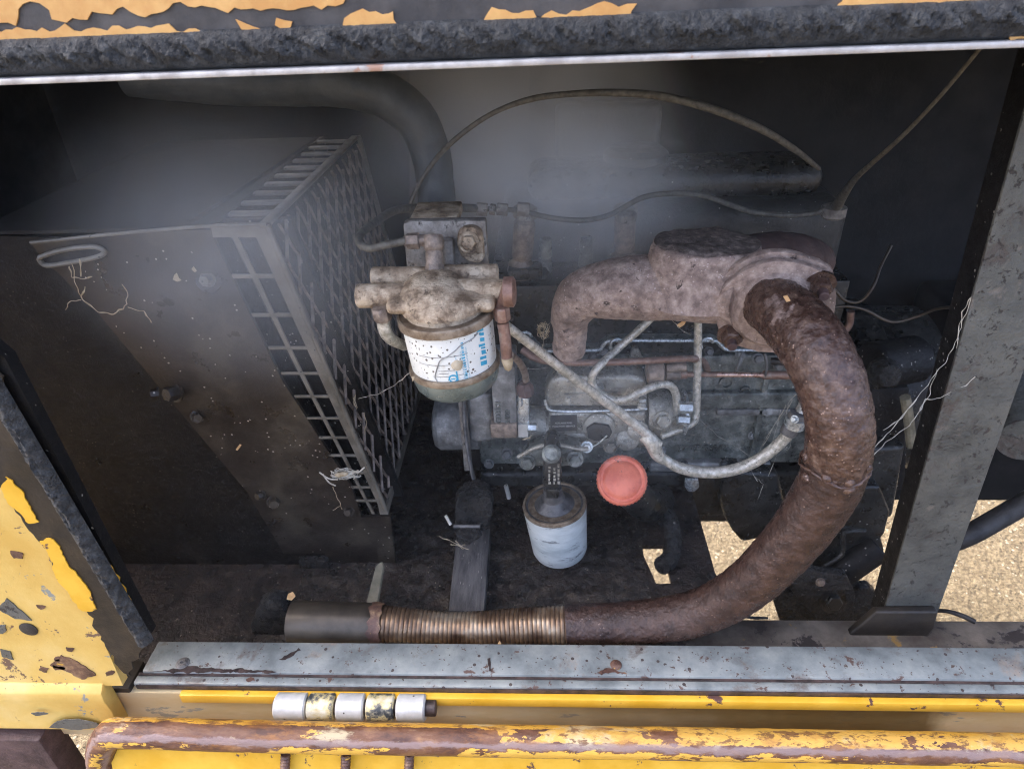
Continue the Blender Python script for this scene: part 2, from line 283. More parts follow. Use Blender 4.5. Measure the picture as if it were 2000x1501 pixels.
def rolledge_mat():
    m = surface('rust_eaten_rolled_edge', [(0.3, (0.07, 0.03, 0.022)), (0.6, (0.17, 0.08, 0.045)), (0.8, (0.3, 0.16, 0.07))], 24, (0.3, 0.6), 0.1, 0.6, 130, 0.002, stretch=(0.5, 1, 1))
    nt = m.node_tree
    b = nt.nodes['Principled BSDF']
    src = b.inputs['Base Color'].links[0].from_socket
    tc = _n(nt, 'ShaderNodeTexCoord')
    sx = _n(nt, 'ShaderNodeSeparateXYZ')
    nt.links.new(tc.outputs['Normal'], sx.inputs[0])
    mp = _n(nt, 'ShaderNodeMapping')
    nt.links.new(tc.outputs['Object'], mp.inputs['Vector'])
    mp.inputs['Scale'].default_value = (0.45, 1, 1)
    ob = mp.outputs[0]
    n1 = noi(nt, ob, 55, 7, 0.7, 0.3)
    n2 = noi(nt, ob, 16, 6, 0.65, 0.2)
    # height round the roll, 1 on top, 0 at the side, with a wandering edge
    h = mth(nt, 'ADD', sx.outputs[2], mth(nt, 'MULTIPLY', mth(nt, 'SUBTRACT', n1, 0.5), 0.7))
    side = mth(nt, 'MULTIPLY', sx.outputs[1], -1.0)
    hs = mth(nt, 'ADD', side, mth(nt, 'MULTIPLY', mth(nt, 'SUBTRACT', n1, 0.5), 0.8))
    amount = ramp(nt, n2, [(0.40, 0.0), (0.55, 1.0)])
    xl = _n(nt, 'ShaderNodeSeparateXYZ'); nt.links.new(tc.outputs['Object'], xl.inputs[0])
    right = ramp(nt, mth(nt, 'ADD', xl.outputs[0], 0.6), [(0.15, 0.0), (0.75, 1.0)])
    # yellow left on the back edge of the roll and on its crest, more of it to the right
    yb = ramp(nt, hs, [(-0.0, 1.0), (0.02, 0.0)])
    back = mth(nt, 'LESS_THAN', hs, -0.25)
    crest = mth(nt, 'MULTIPLY', mth(nt, 'GREATER_THAN', h, 0.80), mth(nt, 'GREATER_THAN', mth(nt, 'ADD', n2, mth(nt, 'MULTIPLY', right, 0.17)), 0.585))
    c = mixc(nt, mth(nt, 'MULTIPLY', back, ramp(nt, mth(nt, 'ADD', n2, mth(nt, 'MULTIPLY', right, 0.2)), [(0.42, 0.0), (0.47, 1.0)])), src, (0.66, 0.36, 0.05))
    c = mixc(nt, crest, c, (0.62, 0.36, 0.07))
    pale = mth(nt, 'MULTIPLY', ramp(nt, h, [(0.55, 0.0), (0.62, 1.0), (0.95, 1.0), (1.0, 0.4)]), ramp(nt, noi(nt, ob, 20, 7, 0.7, 0.4), [(0.54, 0.0), (0.60, 0.9)]))
    c = mixc(nt, mth(nt, 'MULTIPLY', pale, 0.8), c, (0.55, 0.47, 0.29))
    rs_ = ramp(nt, noi(nt, ob, 120, 6, 0.75, 0.3), [(0.53, 0.0), (0.58, 0.85)])
    c = mixc(nt, rs_, c, (0.13, 0.055, 0.025))
    rs2 = ramp(nt, noi(nt, ob, 30, 6, 0.7, 0.3), [(0.52, 0.0), (0.62, 0.7)])
    c = mixc(nt, rs2, c, (0.30, 0.13, 0.035))
    mauve = mth(nt, 'MULTIPLY', ramp(nt, hs, [(0.55, 0.0), (0.66, 0.8), (0.84, 0.8), (0.92, 0.0)]), 0.9)
    c = mixc(nt, mauve, c, (0.27, 0.2, 0.185))
    chips = mth(nt, 'MULTIPLY', mth(nt, 'GREATER_THAN', hs, 0.93), mth(nt, 'GREATER_THAN', n2, 0.5))
    c = mixc(nt, chips, c, (0.70, 0.42, 0.07))
    nt.links.new(c, b.inputs['Base Color'])
    return m
M['rolledge'] = rolledge_mat()

# the grimy channel under the sill: tan paint with one long shadow painted in brown
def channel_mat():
    m = surface('grimy_tan_channel_shade', [(0.3, (0.58, 0.42, 0.19)), (0.55, (0.66, 0.51, 0.28)), (0.8, (0.70, 0.58, 0.36))], 7, (0.3, 0.5), 0, 0.15, 140, 0.001, stretch=(0.4, 1, 1),
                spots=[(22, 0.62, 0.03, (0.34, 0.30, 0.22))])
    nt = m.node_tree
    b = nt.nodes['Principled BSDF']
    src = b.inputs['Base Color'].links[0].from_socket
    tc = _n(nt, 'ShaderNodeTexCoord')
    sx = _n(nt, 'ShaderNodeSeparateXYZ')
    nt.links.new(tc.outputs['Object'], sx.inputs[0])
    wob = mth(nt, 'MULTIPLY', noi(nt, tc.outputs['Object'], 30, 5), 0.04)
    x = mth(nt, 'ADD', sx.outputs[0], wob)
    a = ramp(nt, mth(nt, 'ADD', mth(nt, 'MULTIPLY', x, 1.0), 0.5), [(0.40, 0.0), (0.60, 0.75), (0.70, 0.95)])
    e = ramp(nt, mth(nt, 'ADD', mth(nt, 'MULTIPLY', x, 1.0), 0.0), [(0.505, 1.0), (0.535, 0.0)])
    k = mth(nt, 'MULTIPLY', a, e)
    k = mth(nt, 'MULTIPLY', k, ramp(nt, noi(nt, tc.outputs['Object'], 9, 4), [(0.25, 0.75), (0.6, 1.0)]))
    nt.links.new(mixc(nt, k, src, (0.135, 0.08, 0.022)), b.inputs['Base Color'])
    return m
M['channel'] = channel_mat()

# ------------------------------------------------------------------ objects
ORIG = {}
def thing(name, label, cat, loc, group=None):
    o = bpy.data.objects.new(name, None)
    o.empty_display_size = 0.02
    COL.objects.link(o)
    o.location = loc
    ORIG[o] = Vector(loc)
    o['label'] = label; o['category'] = cat
    if group: o['group'] = group
    return o
def tag(o, label=None, cat=None, group=None, kind=None):
    if label: o['label'] = label
    if cat: o['category'] = cat
    if group: o['group'] = group
    if kind: o['kind'] = kind
    return o
def grain(o, amp, scale, amp2=0.0, scale2=300.0):
    vv = o.data.vertices
    co = [v.co.copy() for v in vv]
    nn = [v.normal.copy() for v in vv]
    off = Vector((7, 1, 3))
    out = []
    for q, n_ in zip(co, nn):
        d = amp * noise.noise(q * scale) + amp2 * noise.noise(q * scale2 + off)
        out.extend(q + n_ * d)
    vv.foreach_set('co', out)
    o.data.update()
    return o
def mk(name, geo, mat, parent=None, bevel=0.0, bseg=2, angle=35, smooth=True, jitter=0.0, jscale=60.0, label=None, clean=False):
    verts, faces = geo
    me = bpy.data.meshes.new(name)
    bm = bmesh.new()
    vs_ = [bm.verts.new(v) for v in verts]
    for f in faces:
        try:
            bm.faces.new([vs_[i] for i in f])
        except ValueError:
            pass
    if clean:
        bmesh.ops.remove_doubles(bm, verts=bm.verts, dist=1e-6)
    bmesh.ops.recalc_face_normals(bm, faces=bm.faces)
    if bevel > 0:
        ed = [e for e in bm.edges if len(e.link_faces) == 2 and e.calc_face_angle(0) > rad(28)]
        bmesh.ops.bevel(bm, geom=ed, offset=bevel, segments=bseg, profile=0.5, affect='EDGES', clamp_overlap=True)
    if jitter > 0:
        bm.normal_update()
        mv = []
        for v in bm.verts:
            n1 = noise.fractal(v.co * jscale, 0.8, 2.0, 4)
            mv.append((v, v.normal * n1 * jitter))
        for v, d in mv:
            v.co += d
    o = bpy.data.objects.new(name, me)
    COL.objects.link(o)
    if parent is not None:
        o.parent = parent
        org = ORIG[parent]
    else:
        xs = [v.co.x for v in bm.verts]; ys = [v.co.y for v in bm.verts]; zs_ = [v.co.z for v in bm.verts]
        org = Vector(((min(xs) + max(xs)) / 2, (min(ys) + max(ys)) / 2, min(zs_)))
        o.location = org
    ORIG[o] = org
    bmesh.ops.translate(bm, verts=bm.verts, vec=-org)
    bm.to_mesh(me)
    bm.free()
    me.materials.append(mat)
    if smooth:
        me.polygons.foreach_set('use_smooth', [True] * len(me.polygons))
        me.set_sharp_from_angle(angle=rad(angle))
    if label: o['label'] = label
    return o
def join(*geos):
    V, Fc = [], []
    for v, f in geos:
        k = len(V)
        V += list(v)
        Fc += [[i + k for i in q] for q in f]
    return V, Fc

def frame(ax):
    ax = ax.normalized()
    t = Vector((0, 0, 1)) if abs(ax.z) < 0.9 else Vector((0, 1, 0))
    u = t.cross(ax).normalized()
    return u, ax.cross(u).normalized()
def spline(pts, n):
    """Catmull-Rom through points given as 4-tuples (x,y,z,r)."""
    out = []
    p = [Vector(q) for q in pts]
    p = [p[0] * 2 - p[1]] + p + [p[-1] * 2 - p[-2]]
    for i in range(1, len(p) - 2):
        for k in range(n):
            t = k / n
            a, b, c, d = p[i - 1], p[i], p[i + 1], p[i + 2]
            out.append(0.5 * ((2 * b) + (c - a) * t + (2 * a - 5 * b + 4 * c - d) * t * t + (3 * b - 3 * c + d - a) * t ** 3))
    out.append(p[-2])
    return out
def tube(pts, r, seg=12, n=6, caps=True, flat=1.0, smooth=True):
    rs = r if isinstance(r, (list, tuple)) else [r] * len(pts)
    q4 = [Vector((p[0], p[1], p[2], rr)) for p, rr in zip(pts, rs)]
    if smooth and len(pts) > 2:
        q4 = spline(q4, n)
    c = [Vector(q[:3]) for q in q4]
    R = [q[3] for q in q4]
    V, Fc = [], []
    u = None
    for i in range(len(c)):
        t = (c[min(i + 1, len(c) - 1)] - c[max(i - 1, 0)]).normalized()
        if u is None:
            u, v = frame(t)
        else:
            u = (u - t * u.dot(t)).normalized()
            v = t.cross(u)
        for k in range(seg):
            a = 2 * math.pi * k / seg
            V.append(c[i] + (u * math.cos(a) * flat + v * math.sin(a)) * R[i])
    for i in range(len(c) - 1):
        for k in range(seg):
            k2 = (k + 1) % seg
            Fc.append((i * seg + k, i * seg + k2, (i + 1) * seg + k2, (i + 1) * seg + k))
    if caps:
        Fc.append(tuple(range(seg - 1, -1, -1)))
        Fc.append(tuple(range((len(c) - 1) * seg, len(c) * seg)))
    return V, Fc
def lathe(prof, A, axis, seg=32):
    """prof: (radius, distance along axis from A)."""
    ax = axis.normalized()
    u, v = frame(ax)
    V, Fc = [], []
    for r, t in prof:
        for k in range(seg):
            a = 2 * math.pi * k / seg
            V.append(A + ax * t + (u * math.cos(a) + v * math.sin(a)) * max(r, 1e-5))
    n = len(prof)
    for i in range(n - 1):
        for k in range(seg):
            k2 = (k + 1) % seg
            Fc.append((i * seg + k, i * seg + k2, (i + 1) * seg + k2, (i + 1) * seg + k))
    Fc.append(tuple(range(seg - 1, -1, -1)))
    Fc.append(tuple(range((n - 1) * seg, n * seg)))
    return V, Fc
def cyl(A, B, r0, r1=None, seg=20, ch=0.0):
    L = (B - A).length
    r1 = r0 if r1 is None else r1
    if ch:
        return lathe([(r0 - ch, 0), (r0, ch), (r1, L - ch), (r1 - ch, L)], A, B - A, seg)
    return lathe([(r0, 0), (r1, L)], A, B - A, seg)
def hexa(A, ax, r, h, washer=1.35):
    ax = ax.normalized()
    w_ = lathe([(r * washer, 0), (r * washer, h * 0.2)], A, ax, 20)
    b_ = lathe([(r, h * 0.2), (r, h * 0.85), (r * 0.85, h)], A, ax, 6)
    return join(w_, b_)
def boxw(x0, x1, y0, y1, z0, z1):
    V = [Vector((x, y, z)) for x in (x0, x1) for y in (y0, y1) for z in (z0, z1)]
    return V, [(0, 1, 3, 2), (4, 6, 7, 5), (0, 4, 5, 1), (2, 3, 7, 6), (0, 2, 6, 4), (1, 5, 7, 3)]
def boxpx(x0, y0, x1, y1, Y, dY):
    """a box whose face towards the camera spans the pixel rectangle on the plane Y."""
    ym, xm = (y0 + y1) / 2, (x0 + x1) / 2
    return boxw(P(x0, ym, Y).x, P(x1, ym, Y).x, Y, Y + dY, P(xm, y1, Y).z, P(xm, y0, Y).z)
def prism(pts, d):
    n = len(pts)
    V = list(pts) + [p + d for p in pts]
    Fc = [tuple(range(n)), tuple(range(2 * n - 1, n - 1, -1))]
    for i in range(n):
        j = (i + 1) % n
        Fc.append((i, j, n + j, n + i))
    return V, Fc
def polypx(px, Y, d):
    return prism([P(x, y, Y) for x, y in px], Vector((0, d, 0)))
def bar(a, b, w_, t_, up=Vector((0, 0, 1))):
    ax = (b - a).normalized()
    s = ax.cross(up).normalized() * (w_ / 2)
    q = s.cross(ax).normalized() * (t_ / 2)
    pts = [a + s + q, a - s + q, a - s - q, a + s - q]
    return prism(pts, b - a)
def ragged(pts, amp, step, scale=80.0):
    out = []
    n = len(pts)
    for i in range(n):
        a, b = pts[i], pts[(i + 1) % n]
        k = max(1, int((b - a).length / step))
        nr = Vector((-(b - a).z, 0, (b - a).x))
        if nr.length < 1e-9: nr = Vector((-(b - a).y, (b - a).x, 0))
        nr.normalize()
        for j in range(k):
            p = a.lerp(b, j / k)
            out.append(p + nr * amp * (noise.fractal(p * scale, 0.7, 2.0, 3)))
    return out
def flake(name, px, Y, mat, parent, th=0.0012, amp=0.004, step=0.004, scale=90):
    pts = ragged([P(x, y, Y) for x, y in px], amp, step, scale)
    return mk(name, prism(pts, Vector((0, th, 0))), mat, parent, smooth=False)
def text(s, size, origin, xd, yd, mat, parent, name='lettering', depth=0.0004, wrap=None, align='LEFT', wmax=None):
    cu = bpy.data.curves.new('t', 'FONT')
    cu.body = s; cu.size = size; cu.extrude = depth / 2; cu.align_x = align; cu.resolution_u = 3
    tmp = bpy.data.objects.new('t', cu)
    COL.objects.link(tmp)
    me = bpy.data.meshes.new_from_object(tmp.evaluated_get(bpy.context.evaluated_depsgraph_get()))
    V = [v.co.copy() for v in me.vertices]
    Fc = [tuple(p.vertices) for p in me.polygons]
    bpy.data.objects.remove(tmp); bpy.data.meshes.remove(me); bpy.data.curves.remove(cu)
    xd = xd.normalized(); yd = (yd - xd * yd.dot(xd)).normalized(); zd = xd.cross(yd)
    if wmax:
        wid = max(v.x for v in V) - min(v.x for v in V)
        kx = wmax / wid
        for v in V: v.x *= kx
    out = []
    for v in V:
        out.append(wrap(v) if wrap else origin + xd * v.x + yd * v.y + zd * v.z)
    return mk(name, (out, Fc), mat, parent, smooth=False)
def struct(o):
    o['kind'] = 'structure'; return o
UP = Vector((0, 0, 1))
TOCAM = lambda p: (CAM - p).normalized()

# ------------------------------------------------------------------ the place: ground, enclosure
g = mk('ground', ([Vector((-60, -60, 0)), Vector((60, -60, 0)), Vector((60, 60, 0)), Vector((-60, 60, 0))], [(0, 1, 2, 3)]), M['gravel'])
struct(g)
g['label'] = 'pale tan gravel yard under the machine'

YF = 0.52
SB = P(1000, 1256, 0.60)                   # back edge of the sill
ZS = SB.z
Y_GROOVE = PZ(1000, 1317, ZS).y
ZST = ZS - 0.005
Y_STRIP0, Y_STRIP1 = PZ(1000, 1322, ZST).y, PZ(1000, 1341, ZST).y
ZFL = ZS - 0.014
Y_FL0, Y_FL1 = PZ(1000, 1346, ZFL).y, PZ(1000, 1365, ZFL).y
Y_CH = Y_FL1 + 0.006
Z_CH = P(1000, 1428, Y_CH).z
XL, XR = P(272, 1300, 0.56).x, 1.15
ZF = ZS - 0.062                            # floor plate
Y_BACK = 1.40
Z_TOP = 1.62

# the sheet metal enclosure that carries everything
body = thing('machine_enclosure', 'yellow sheet metal machine enclosure with its side opened on the engine bay', 'machine enclosure', (0, 0.9, 0.3))
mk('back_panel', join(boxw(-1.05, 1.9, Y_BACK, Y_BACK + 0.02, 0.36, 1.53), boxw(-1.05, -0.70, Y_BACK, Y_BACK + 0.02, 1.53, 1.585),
                      boxw(-0.50, 1.9, Y_BACK, Y_BACK + 0.02, 1.53, 1.585), boxw(-1.05, 1.9, Y_BACK, Y_BACK + 0.02, 1.585, Z_TOP + 0.02)), M['wall'], body)  # unseen gap added high at the left, placed to light the guard's top
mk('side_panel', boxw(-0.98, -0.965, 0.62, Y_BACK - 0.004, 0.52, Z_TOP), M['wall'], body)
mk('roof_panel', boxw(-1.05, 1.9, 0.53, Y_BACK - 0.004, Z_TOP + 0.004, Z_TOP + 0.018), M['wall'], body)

# upper front beam over the opening
def lipz(x): 
    return None
la, lb = P(-300, 174, 0.50), P(3600, 30, 0.50)
dv = (lb - la)
beam_front = [la + Vector((0, 0, 0.004)), lb + Vector((0, 0, 0.004)), Vector((lb.x, 0.50, 1.70)), Vector((la.x, 0.50, 1.70))]
mk('upper_beam', prism(beam_front, Vector((0, 0.05, 0))), M['peel'], body, bevel=0.003)
edge = mk('beam_edge', prism([la + Vector((0, -0.007, -0.0005)), lb + Vector((0, -0.007, -0.0005)), lb + Vector((0, -0.007, 0.0035)), la + Vector((0, -0.007, 0.0035))], Vector((0, 0.05, 0))), M['lip'], body, bevel=0.0008)
# wrinkled foam seal along the beam
def foam_strip(a, b, up, width, proud, name, mat, parent, nx=900, ny=12, amp=0.003, out=Vector((0, -1, 0))):
    V, Fc = [], []
    for i in range(nx + 1):
        for j in range(ny + 1):
            s = j / ny
            p = a.lerp(b, i / nx) + up * width * s
            bulge = math.sin(math.pi * min(max(s, 0), 1)) ** 0.5 * proud
            nn = noise.fractal(Vector((p.x * 130 + s * 3.0, p.z * 80, p.y * 90)), 0.5, 2.0, 5) * amp * 1.25 * math.sin(math.pi * s)
            V.append(p + out * (bulge + nn) - out * 0.001)
    for i in range(nx):
        for j in range(ny):
            Fc.append((i * (ny + 1) + j, (i + 1) * (ny + 1) + j, (i + 1) * (ny + 1) + j + 1, i * (ny + 1) + j + 1))
    return mk(name, (V, Fc), mat, parent, angle=60)
# height of the foam falls a little to the right
fo_a = la + Vector((0, 0, 0.0042)); fo_b = lb + Vector((0, 0, 0.0042))
foam_strip(fo_a, fo_b, UP, 0.024, 0.008, 'foam_seal', M['foam'], body)
YB = 0.4985
for px in ([(-60, -20), (690, -20), (670, 8), (640, 14), (560, 18), (470, 24), (420, 12), (340, 10), (330, 20), (180, 24), (170, 40), (100, 38), (95, 14), (60, 6), (34, 18), (28, 44), (-60, 50)],
           [(-60, 60), (130, 58), (220, 54), (380, 55), (415, 72), (330, 76), (150, 80), (-60, 88)],
           [(460, 40), (480, 42), (525, 68), (476, 72)], [(540, 40), (570, 42), (565, 54), (538, 50)],
           [(566, 66), (584, 66), (580, 72)],
           [(668, 54), (684, 24), (770, 22), (778, 54), (790, 58), (668, 60)],
           [(942, 48), (960, 16), (1000, 22), (1040, 22), (1050, 34), (1120, 26), (1180, 4), (1240, 6), (1230, 40), (1100, 48), (980, 58)],
           [(924, 62), (930, 60), (934, 66), (926, 68)],
           [(1606, 30), (1660, 2), (1700, -20), (2100, -20), (2100, 40), (1960, 36), (1850, 30), (1830, 26), (1700, 24)],
           [(1970, 62), (2100, 40), (2100, 84), (1974, 80)]):
    flake('paint_flake', px, YB, M['flakeyellow'], body)

# left jamb: foam strip down the edge, sooty flange, yellow front face
ja, jb = P(-40, 700, 0.505), P(284, 1251, 0.53)
jdir = (jb - ja).normalized()
perp = Vector((-jdir.z, 0, jdir.x))
if perp.x > 0: perp = -perp
# front face of the body, left of the opening
mk('front_panel', prism([P(-500, 560, YF), P(-60, 655, YF), P(240, 1338, YF), P(-500, 1352, YF)], Vector((0, 0.012, 0))), M['panelyellow'], body)
soot_px = [(-60, 640), (-10, 700), (15, 790), (150, 1010), (283, 1256), (250, 1320), (230, 1300), (170, 1200), (125, 1140), (80, 1060), (30, 1000), (-10, 930), (-60, 860)]
pts = ragged([P(x, y, YF - 0.0025) for x, y in soot_px], 0.006, 0.006, 70)
mk('sooty_flange', prism(pts, Vector((0, 0.0022, 0))), M['soot'], body, smooth=False)
foam_strip(P(-40, 742, 0.512), P(272, 1256, 0.512), Vector((1, 0, 0.35)).normalized(), 0.021, 0.009, 'foam_seal', M['foam'], body, nx=140, amp=0.0025)
inner = [P(0, 760, 0.53), P(55, 840, 0.53), P(290, 1235, 0.53), P(276, 1256, 0.53)]
mk('inner_flange', prism([P(-60, 640, 0.522), P(10, 700, 0.522), P(294, 1240, 0.522), P(280, 1262, 0.522), P(-60, 760, 0.522)], Vector((0, 0.014, 0))), M['black'], body)
for px, Y in (([(2, 955), (14, 930), (40, 958), (55, 985), (75, 1018), (52, 1022), (38, 1000), (18, 985)], YF - 0.004),
              ([(78, 1058), (96, 1052), (118, 1068), (125, 1095), (150, 1120), (178, 1160), (188, 1190), (160, 1194), (140, 1172), (130, 1150), (108, 1128), (98, 1090)], YF - 0.004),
              ([(186, 1078), (196, 1075), (208, 1098), (232, 1128), (258, 1178), (244, 1178), (214, 1130)], 0.520)):
    flake('paint_flake', px, Y, M['yellowclean'], body, amp=0.003, step=0.003)
for px in ([(0, 1180), (12, 1168), (30, 1182), (56, 1206), (62, 1212), (30, 1208), (0, 1190)], [(-5, 1222), (10, 1220), (14, 1232), (0, 1238)],
           [(0, 1268), (18, 1272), (26, 1288), (4, 1282)]):
    flake('grey_chip', px, YF - 0.0012, M['postgrey'], body, th=0.001, amp=0.002)
for px in ([(100, 1300), (118, 1280), (140, 1288), (172, 1305), (186, 1318), (160, 1326), (140, 1315)], [(104, 1300), (125, 1302), (126, 1310), (106, 1308)],
           [(128, 1264), (144, 1266), (140, 1271), (128, 1270)], [(106, 1282), (118, 1282), (117, 1290), (106, 1289)], [(206, 1314), (222, 1310), (220, 1318), (208, 1320)],
           [(70, 1182), (88, 1184), (80, 1190)], [(20, 1076), (42, 1080), (44, 1092), (26, 1090)], [(78, 1300), (96, 1306), (90, 1314), (76, 1308)]):
    flake('rust_chip', px, YF - 0.0012, M['rustdark'], body, th=0.001, amp=0.003, step=0.003)
c0 = P(55, 1229, YF - 0.0018)
mk('bolt_hole', lathe([(0.010, 0), (0.011, 0.0004), (0.0105, 0.0012)], c0, Vector((0, 1, 0)), 24), M['rubber'], body)

# ledge / channel below the sill, continuing round the corner to the left
chz0 = P(1000, 1372, Y_CH).z
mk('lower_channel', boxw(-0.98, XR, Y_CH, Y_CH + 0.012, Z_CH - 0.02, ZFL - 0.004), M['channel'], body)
# rounded corner roll on the left below the yellow face
ra, rb = P(-300, 1352, YF - 0.004), P(262, 1336, YF - 0.004)
cornerL = [P(-300, 1345, YF - 0.003), P(240, 1338, YF - 0.003), P(266, 1318, YF - 0.003)]
def profile_x(pr, x0, x1):
    n = len(pr)
    V = [Vector((x0, y, z)) for y, z in pr] + [Vector((x1, y, z)) for y, z in pr]
    Fc = [tuple(range(n)), tuple(range(2 * n - 1, n - 1, -1))] + [(i, (i + 1) % n, n + (i + 1) % n, n + i) for i in range(n)]
    return V, Fc
zc0, zc1 = P(100, 1338, YF - 0.004).z, P(100, 1425, YF - 0.012).z
prof = [(YF + 0.01, zc0 + 0.0005), (YF - 0.002, zc0), (YF - 0.010, zc0 - 0.008), (YF - 0.012, zc0 - 0.022), (YF - 0.009, (zc0 + zc1) / 2 - 0.006), (YF - 0.014, zc1 + 0.006), (YF - 0.010, zc1), (YF + 0.01, zc1)]
mk('corner_roll', profile_x(prof, -0.98, P(228, 1380, YF).x), M['panelyellow'], body, bevel=0.002)
for px in ([(96, 1420), (110, 1408), (150, 1404), (190, 1412), (196, 1420), (140, 1424)], [(60, 1392), (86, 1390), (94, 1394), (70, 1397)]):
    flake('grey_chip', px, YF - 0.0160, M['postgrey'], body, th=0.0012, amp=0.002)

# grey sill
sill = thing('opening_sill', 'blue-grey painted sill plate with rust specks along the bottom of the opening', 'sill', (0.2, 0.56, ZS))
xl2 = P(268, 1318, 0.55).x
mk('corner_post', boxw(-0.98, XL - 0.004, YF + 0.013, 0.575, Z_CH, ZST - 0.004), M['soot'], body, bevel=0.002)
mk('sill_plate', boxw(P(290, 1290, 0.57).x, XR, Y_GROOVE, SB.y, ZS - 0.02, ZS), M['sill'], sill, bevel=0.0025)
mk('lower_strip', boxw(xl2, XR, Y_STRIP1, Y_GROOVE - 0.0025, ZST - 0.012, ZST), M['sill'], sill, bevel=0.002)
mk('seam', boxw(xl2 + 0.002, XR - 0.002, Y_GROOVE - 0.003, Y_GROOVE + 0.001, ZST - 0.008, ZST + 0.0012), M['silldark'], sill)
mk('rust_edge', boxw(xl2 + 0.004, XR - 0.002, Y_STRIP1 - 0.0018, Y_STRIP1 - 0.0001, ZST - 0.010, ZST - 0.003), M['silldark'], sill)
mk('yellow_flange', boxw(P(345, 1350, Y_FL1).x, XR, Y_FL1, Y_STRIP1 - 0.002, ZFL - 0.016, ZFL), M['yellowclean'], sill, bevel=0.0015)
# screw heads and scabs on the sill
for x, y, r in ((1203, 1298, 0.0075), (357, 1295, 0.009)):
    c = PZ(x, y, ZS)
    mk('screw_head', lathe([(r, 0), (r, 0.0012), (r * 0.7, 0.003), (r * 0.25, 0.0034), (r * 0.2, 0.0022), (0.0001, 0.0022)], c, UP, 18), M['rustdark'] if x > 800 else M['bracket'], sill)
def scab(px, z, mat, name='rust_scab', amp=0.003):
    pts = [PZ(x, y, z) for x, y in px]
    out = []
    for i in range(len(pts)):
        a, b = pts[i], pts[(i + 1) % len(pts)]
        k = max(1, int((b - a).length / 0.003))
        nr = Vector((-(b - a).y, (b - a).x, 0)).normalized()
        for j in range(k):
            p = a.lerp(b, j / k)
            out.append(p + nr * amp * noise.fractal(p * 120, 0.7, 2, 3))
    return mk(name, prism([q + Vector((0, 0, 0.0006)) for q in out], Vector((0, 0, -0.0005))), mat, sill, smooth=False)
scab([(545, 1287), (560, 1278), (582, 1266), (586, 1268), (570, 1282), (556, 1290)], ZS, M['silldark'])
scab([(372, 1300), (390, 1302), (420, 1306), (500, 1307), (540, 1311), (534, 1314), (420, 1312), (330, 1313), (300, 1310)], ZS, M['silldark'])
scab([(480, 1326), (494, 1324), (498, 1330), (484, 1332)], ZST, M['rustdark'])
scab([(1165, 1312), (1185, 1304), (1205, 1308), (1225, 1314), (1170, 1316)], ZS, M['rustdark'])
scab([(952, 1286), (957, 1284), (960, 1310), (955, 1310)], ZS, M['silldark'], amp=0.0015)

# hinge on the channel
hy = Y_CH - 0.012
hA, hB = P(540, 1377, hy), P(842, 1382, hy)
hr = 25 * mpp(hA)
hz = (hA.z + hB.z) / 2
hinge = mk('hinge', boxw(P(548, 1400, hy).x, P(830, 1400, hy).x, hy - 0.002, Y_CH - 0.001, hz - hr * 1.25, hz - hr * 0.75), M['silldark'], body, bevel=0.001, label='five-knuckle hinge with white and chipped knuckles')
pxs = [(540, 602, 'white'), (604, 656, 'chipknuckle'), (660, 714, 'white'), (718, 772, 'chipknuckle'), (776, 832, 'white')]
for a, b, mt in pxs:
    A, B = Vector((P(a, 1378, hy).x, hy, hz)), Vector((P(b, 1380, hy).x, hy, hz))
    L = (B - A).length
    mk('knuckle', lathe([(hr * 0.86, 0), (hr, 0.002), (hr, L - 0.002), (hr * 0.86, L)], A, B - A, 28), M[mt], hinge, label='whitish zinc knuckle' if mt == 'white' else 'knuckle with chipped dark and yellow paint')
mk('hinge_pin', cyl(Vector((P(536, 1378, hy).x, hy, hz)), Vector((P(852, 1380, hy).x, hy, hz)), hr * 0.62, seg=16, ch=0.001), M['silldark'], hinge)

# lowered door with rusty rolled edge
dy = 0.475
door = thing('lowered_door', 'yellow drop-down door with a rust-eaten rolled edge hanging below the hinge', 'door', (0.2, dy, 0.6))
rp = [(2250, 1468), (1600, 1456), (1000, 1446), (500, 1437), (250, 1430), (212, 1436), (199, 1462), (197, 1500), (197, 1560)]
rpts = []
for i, (x, y) in enumerate(rp):
    p = P(x, y, dy)
    rpts.append(p)
rr = 29 * mpp(P(1000, 1446, dy))
geo = tube(rpts, [rr] * 7 + [rr * 0.9, rr * 0.9], 24, 24)
mk('rolled_edge', geo, M['rolledge'], door, jitter=0.0006, jscale=90)

# panel: lower, sloping out towards the camera
p0, p1 = P(215, 1455, dy + 0.004), P(2300, 1490, dy + 0.004)
q0, q1 = p0 + Vector((0, -0.10, -0.30)), p1 + Vector((0, -0.10, -0.30))
mk('door_panel', prism([p0, p1, q1, q0], Vector((0, -0.004, -0.002))), M['yellowclean'], door)
for x in (558, 676, 800):
    A = P(x, 1470, dy - 0.006); B = P(x - 2, 1512, dy - 0.016)
    prf = []
    L = (B - A).length
    for i in range(15):
        prf.append((0.0048 if i % 2 else 0.0062, L * i / 14))
    mk('threaded_stud', lathe(prf, A, B - A, 14), M['rustdark'], door)

# dark frame member down at the left corner
mk('axle_beam', boxw(-1.2, P(92, 1470, 0.50).x, 0.50, 0.54, P(100, 1600, 0.5).z, zc1 - 0.012), M['darkrust'], body, bevel=0.004)

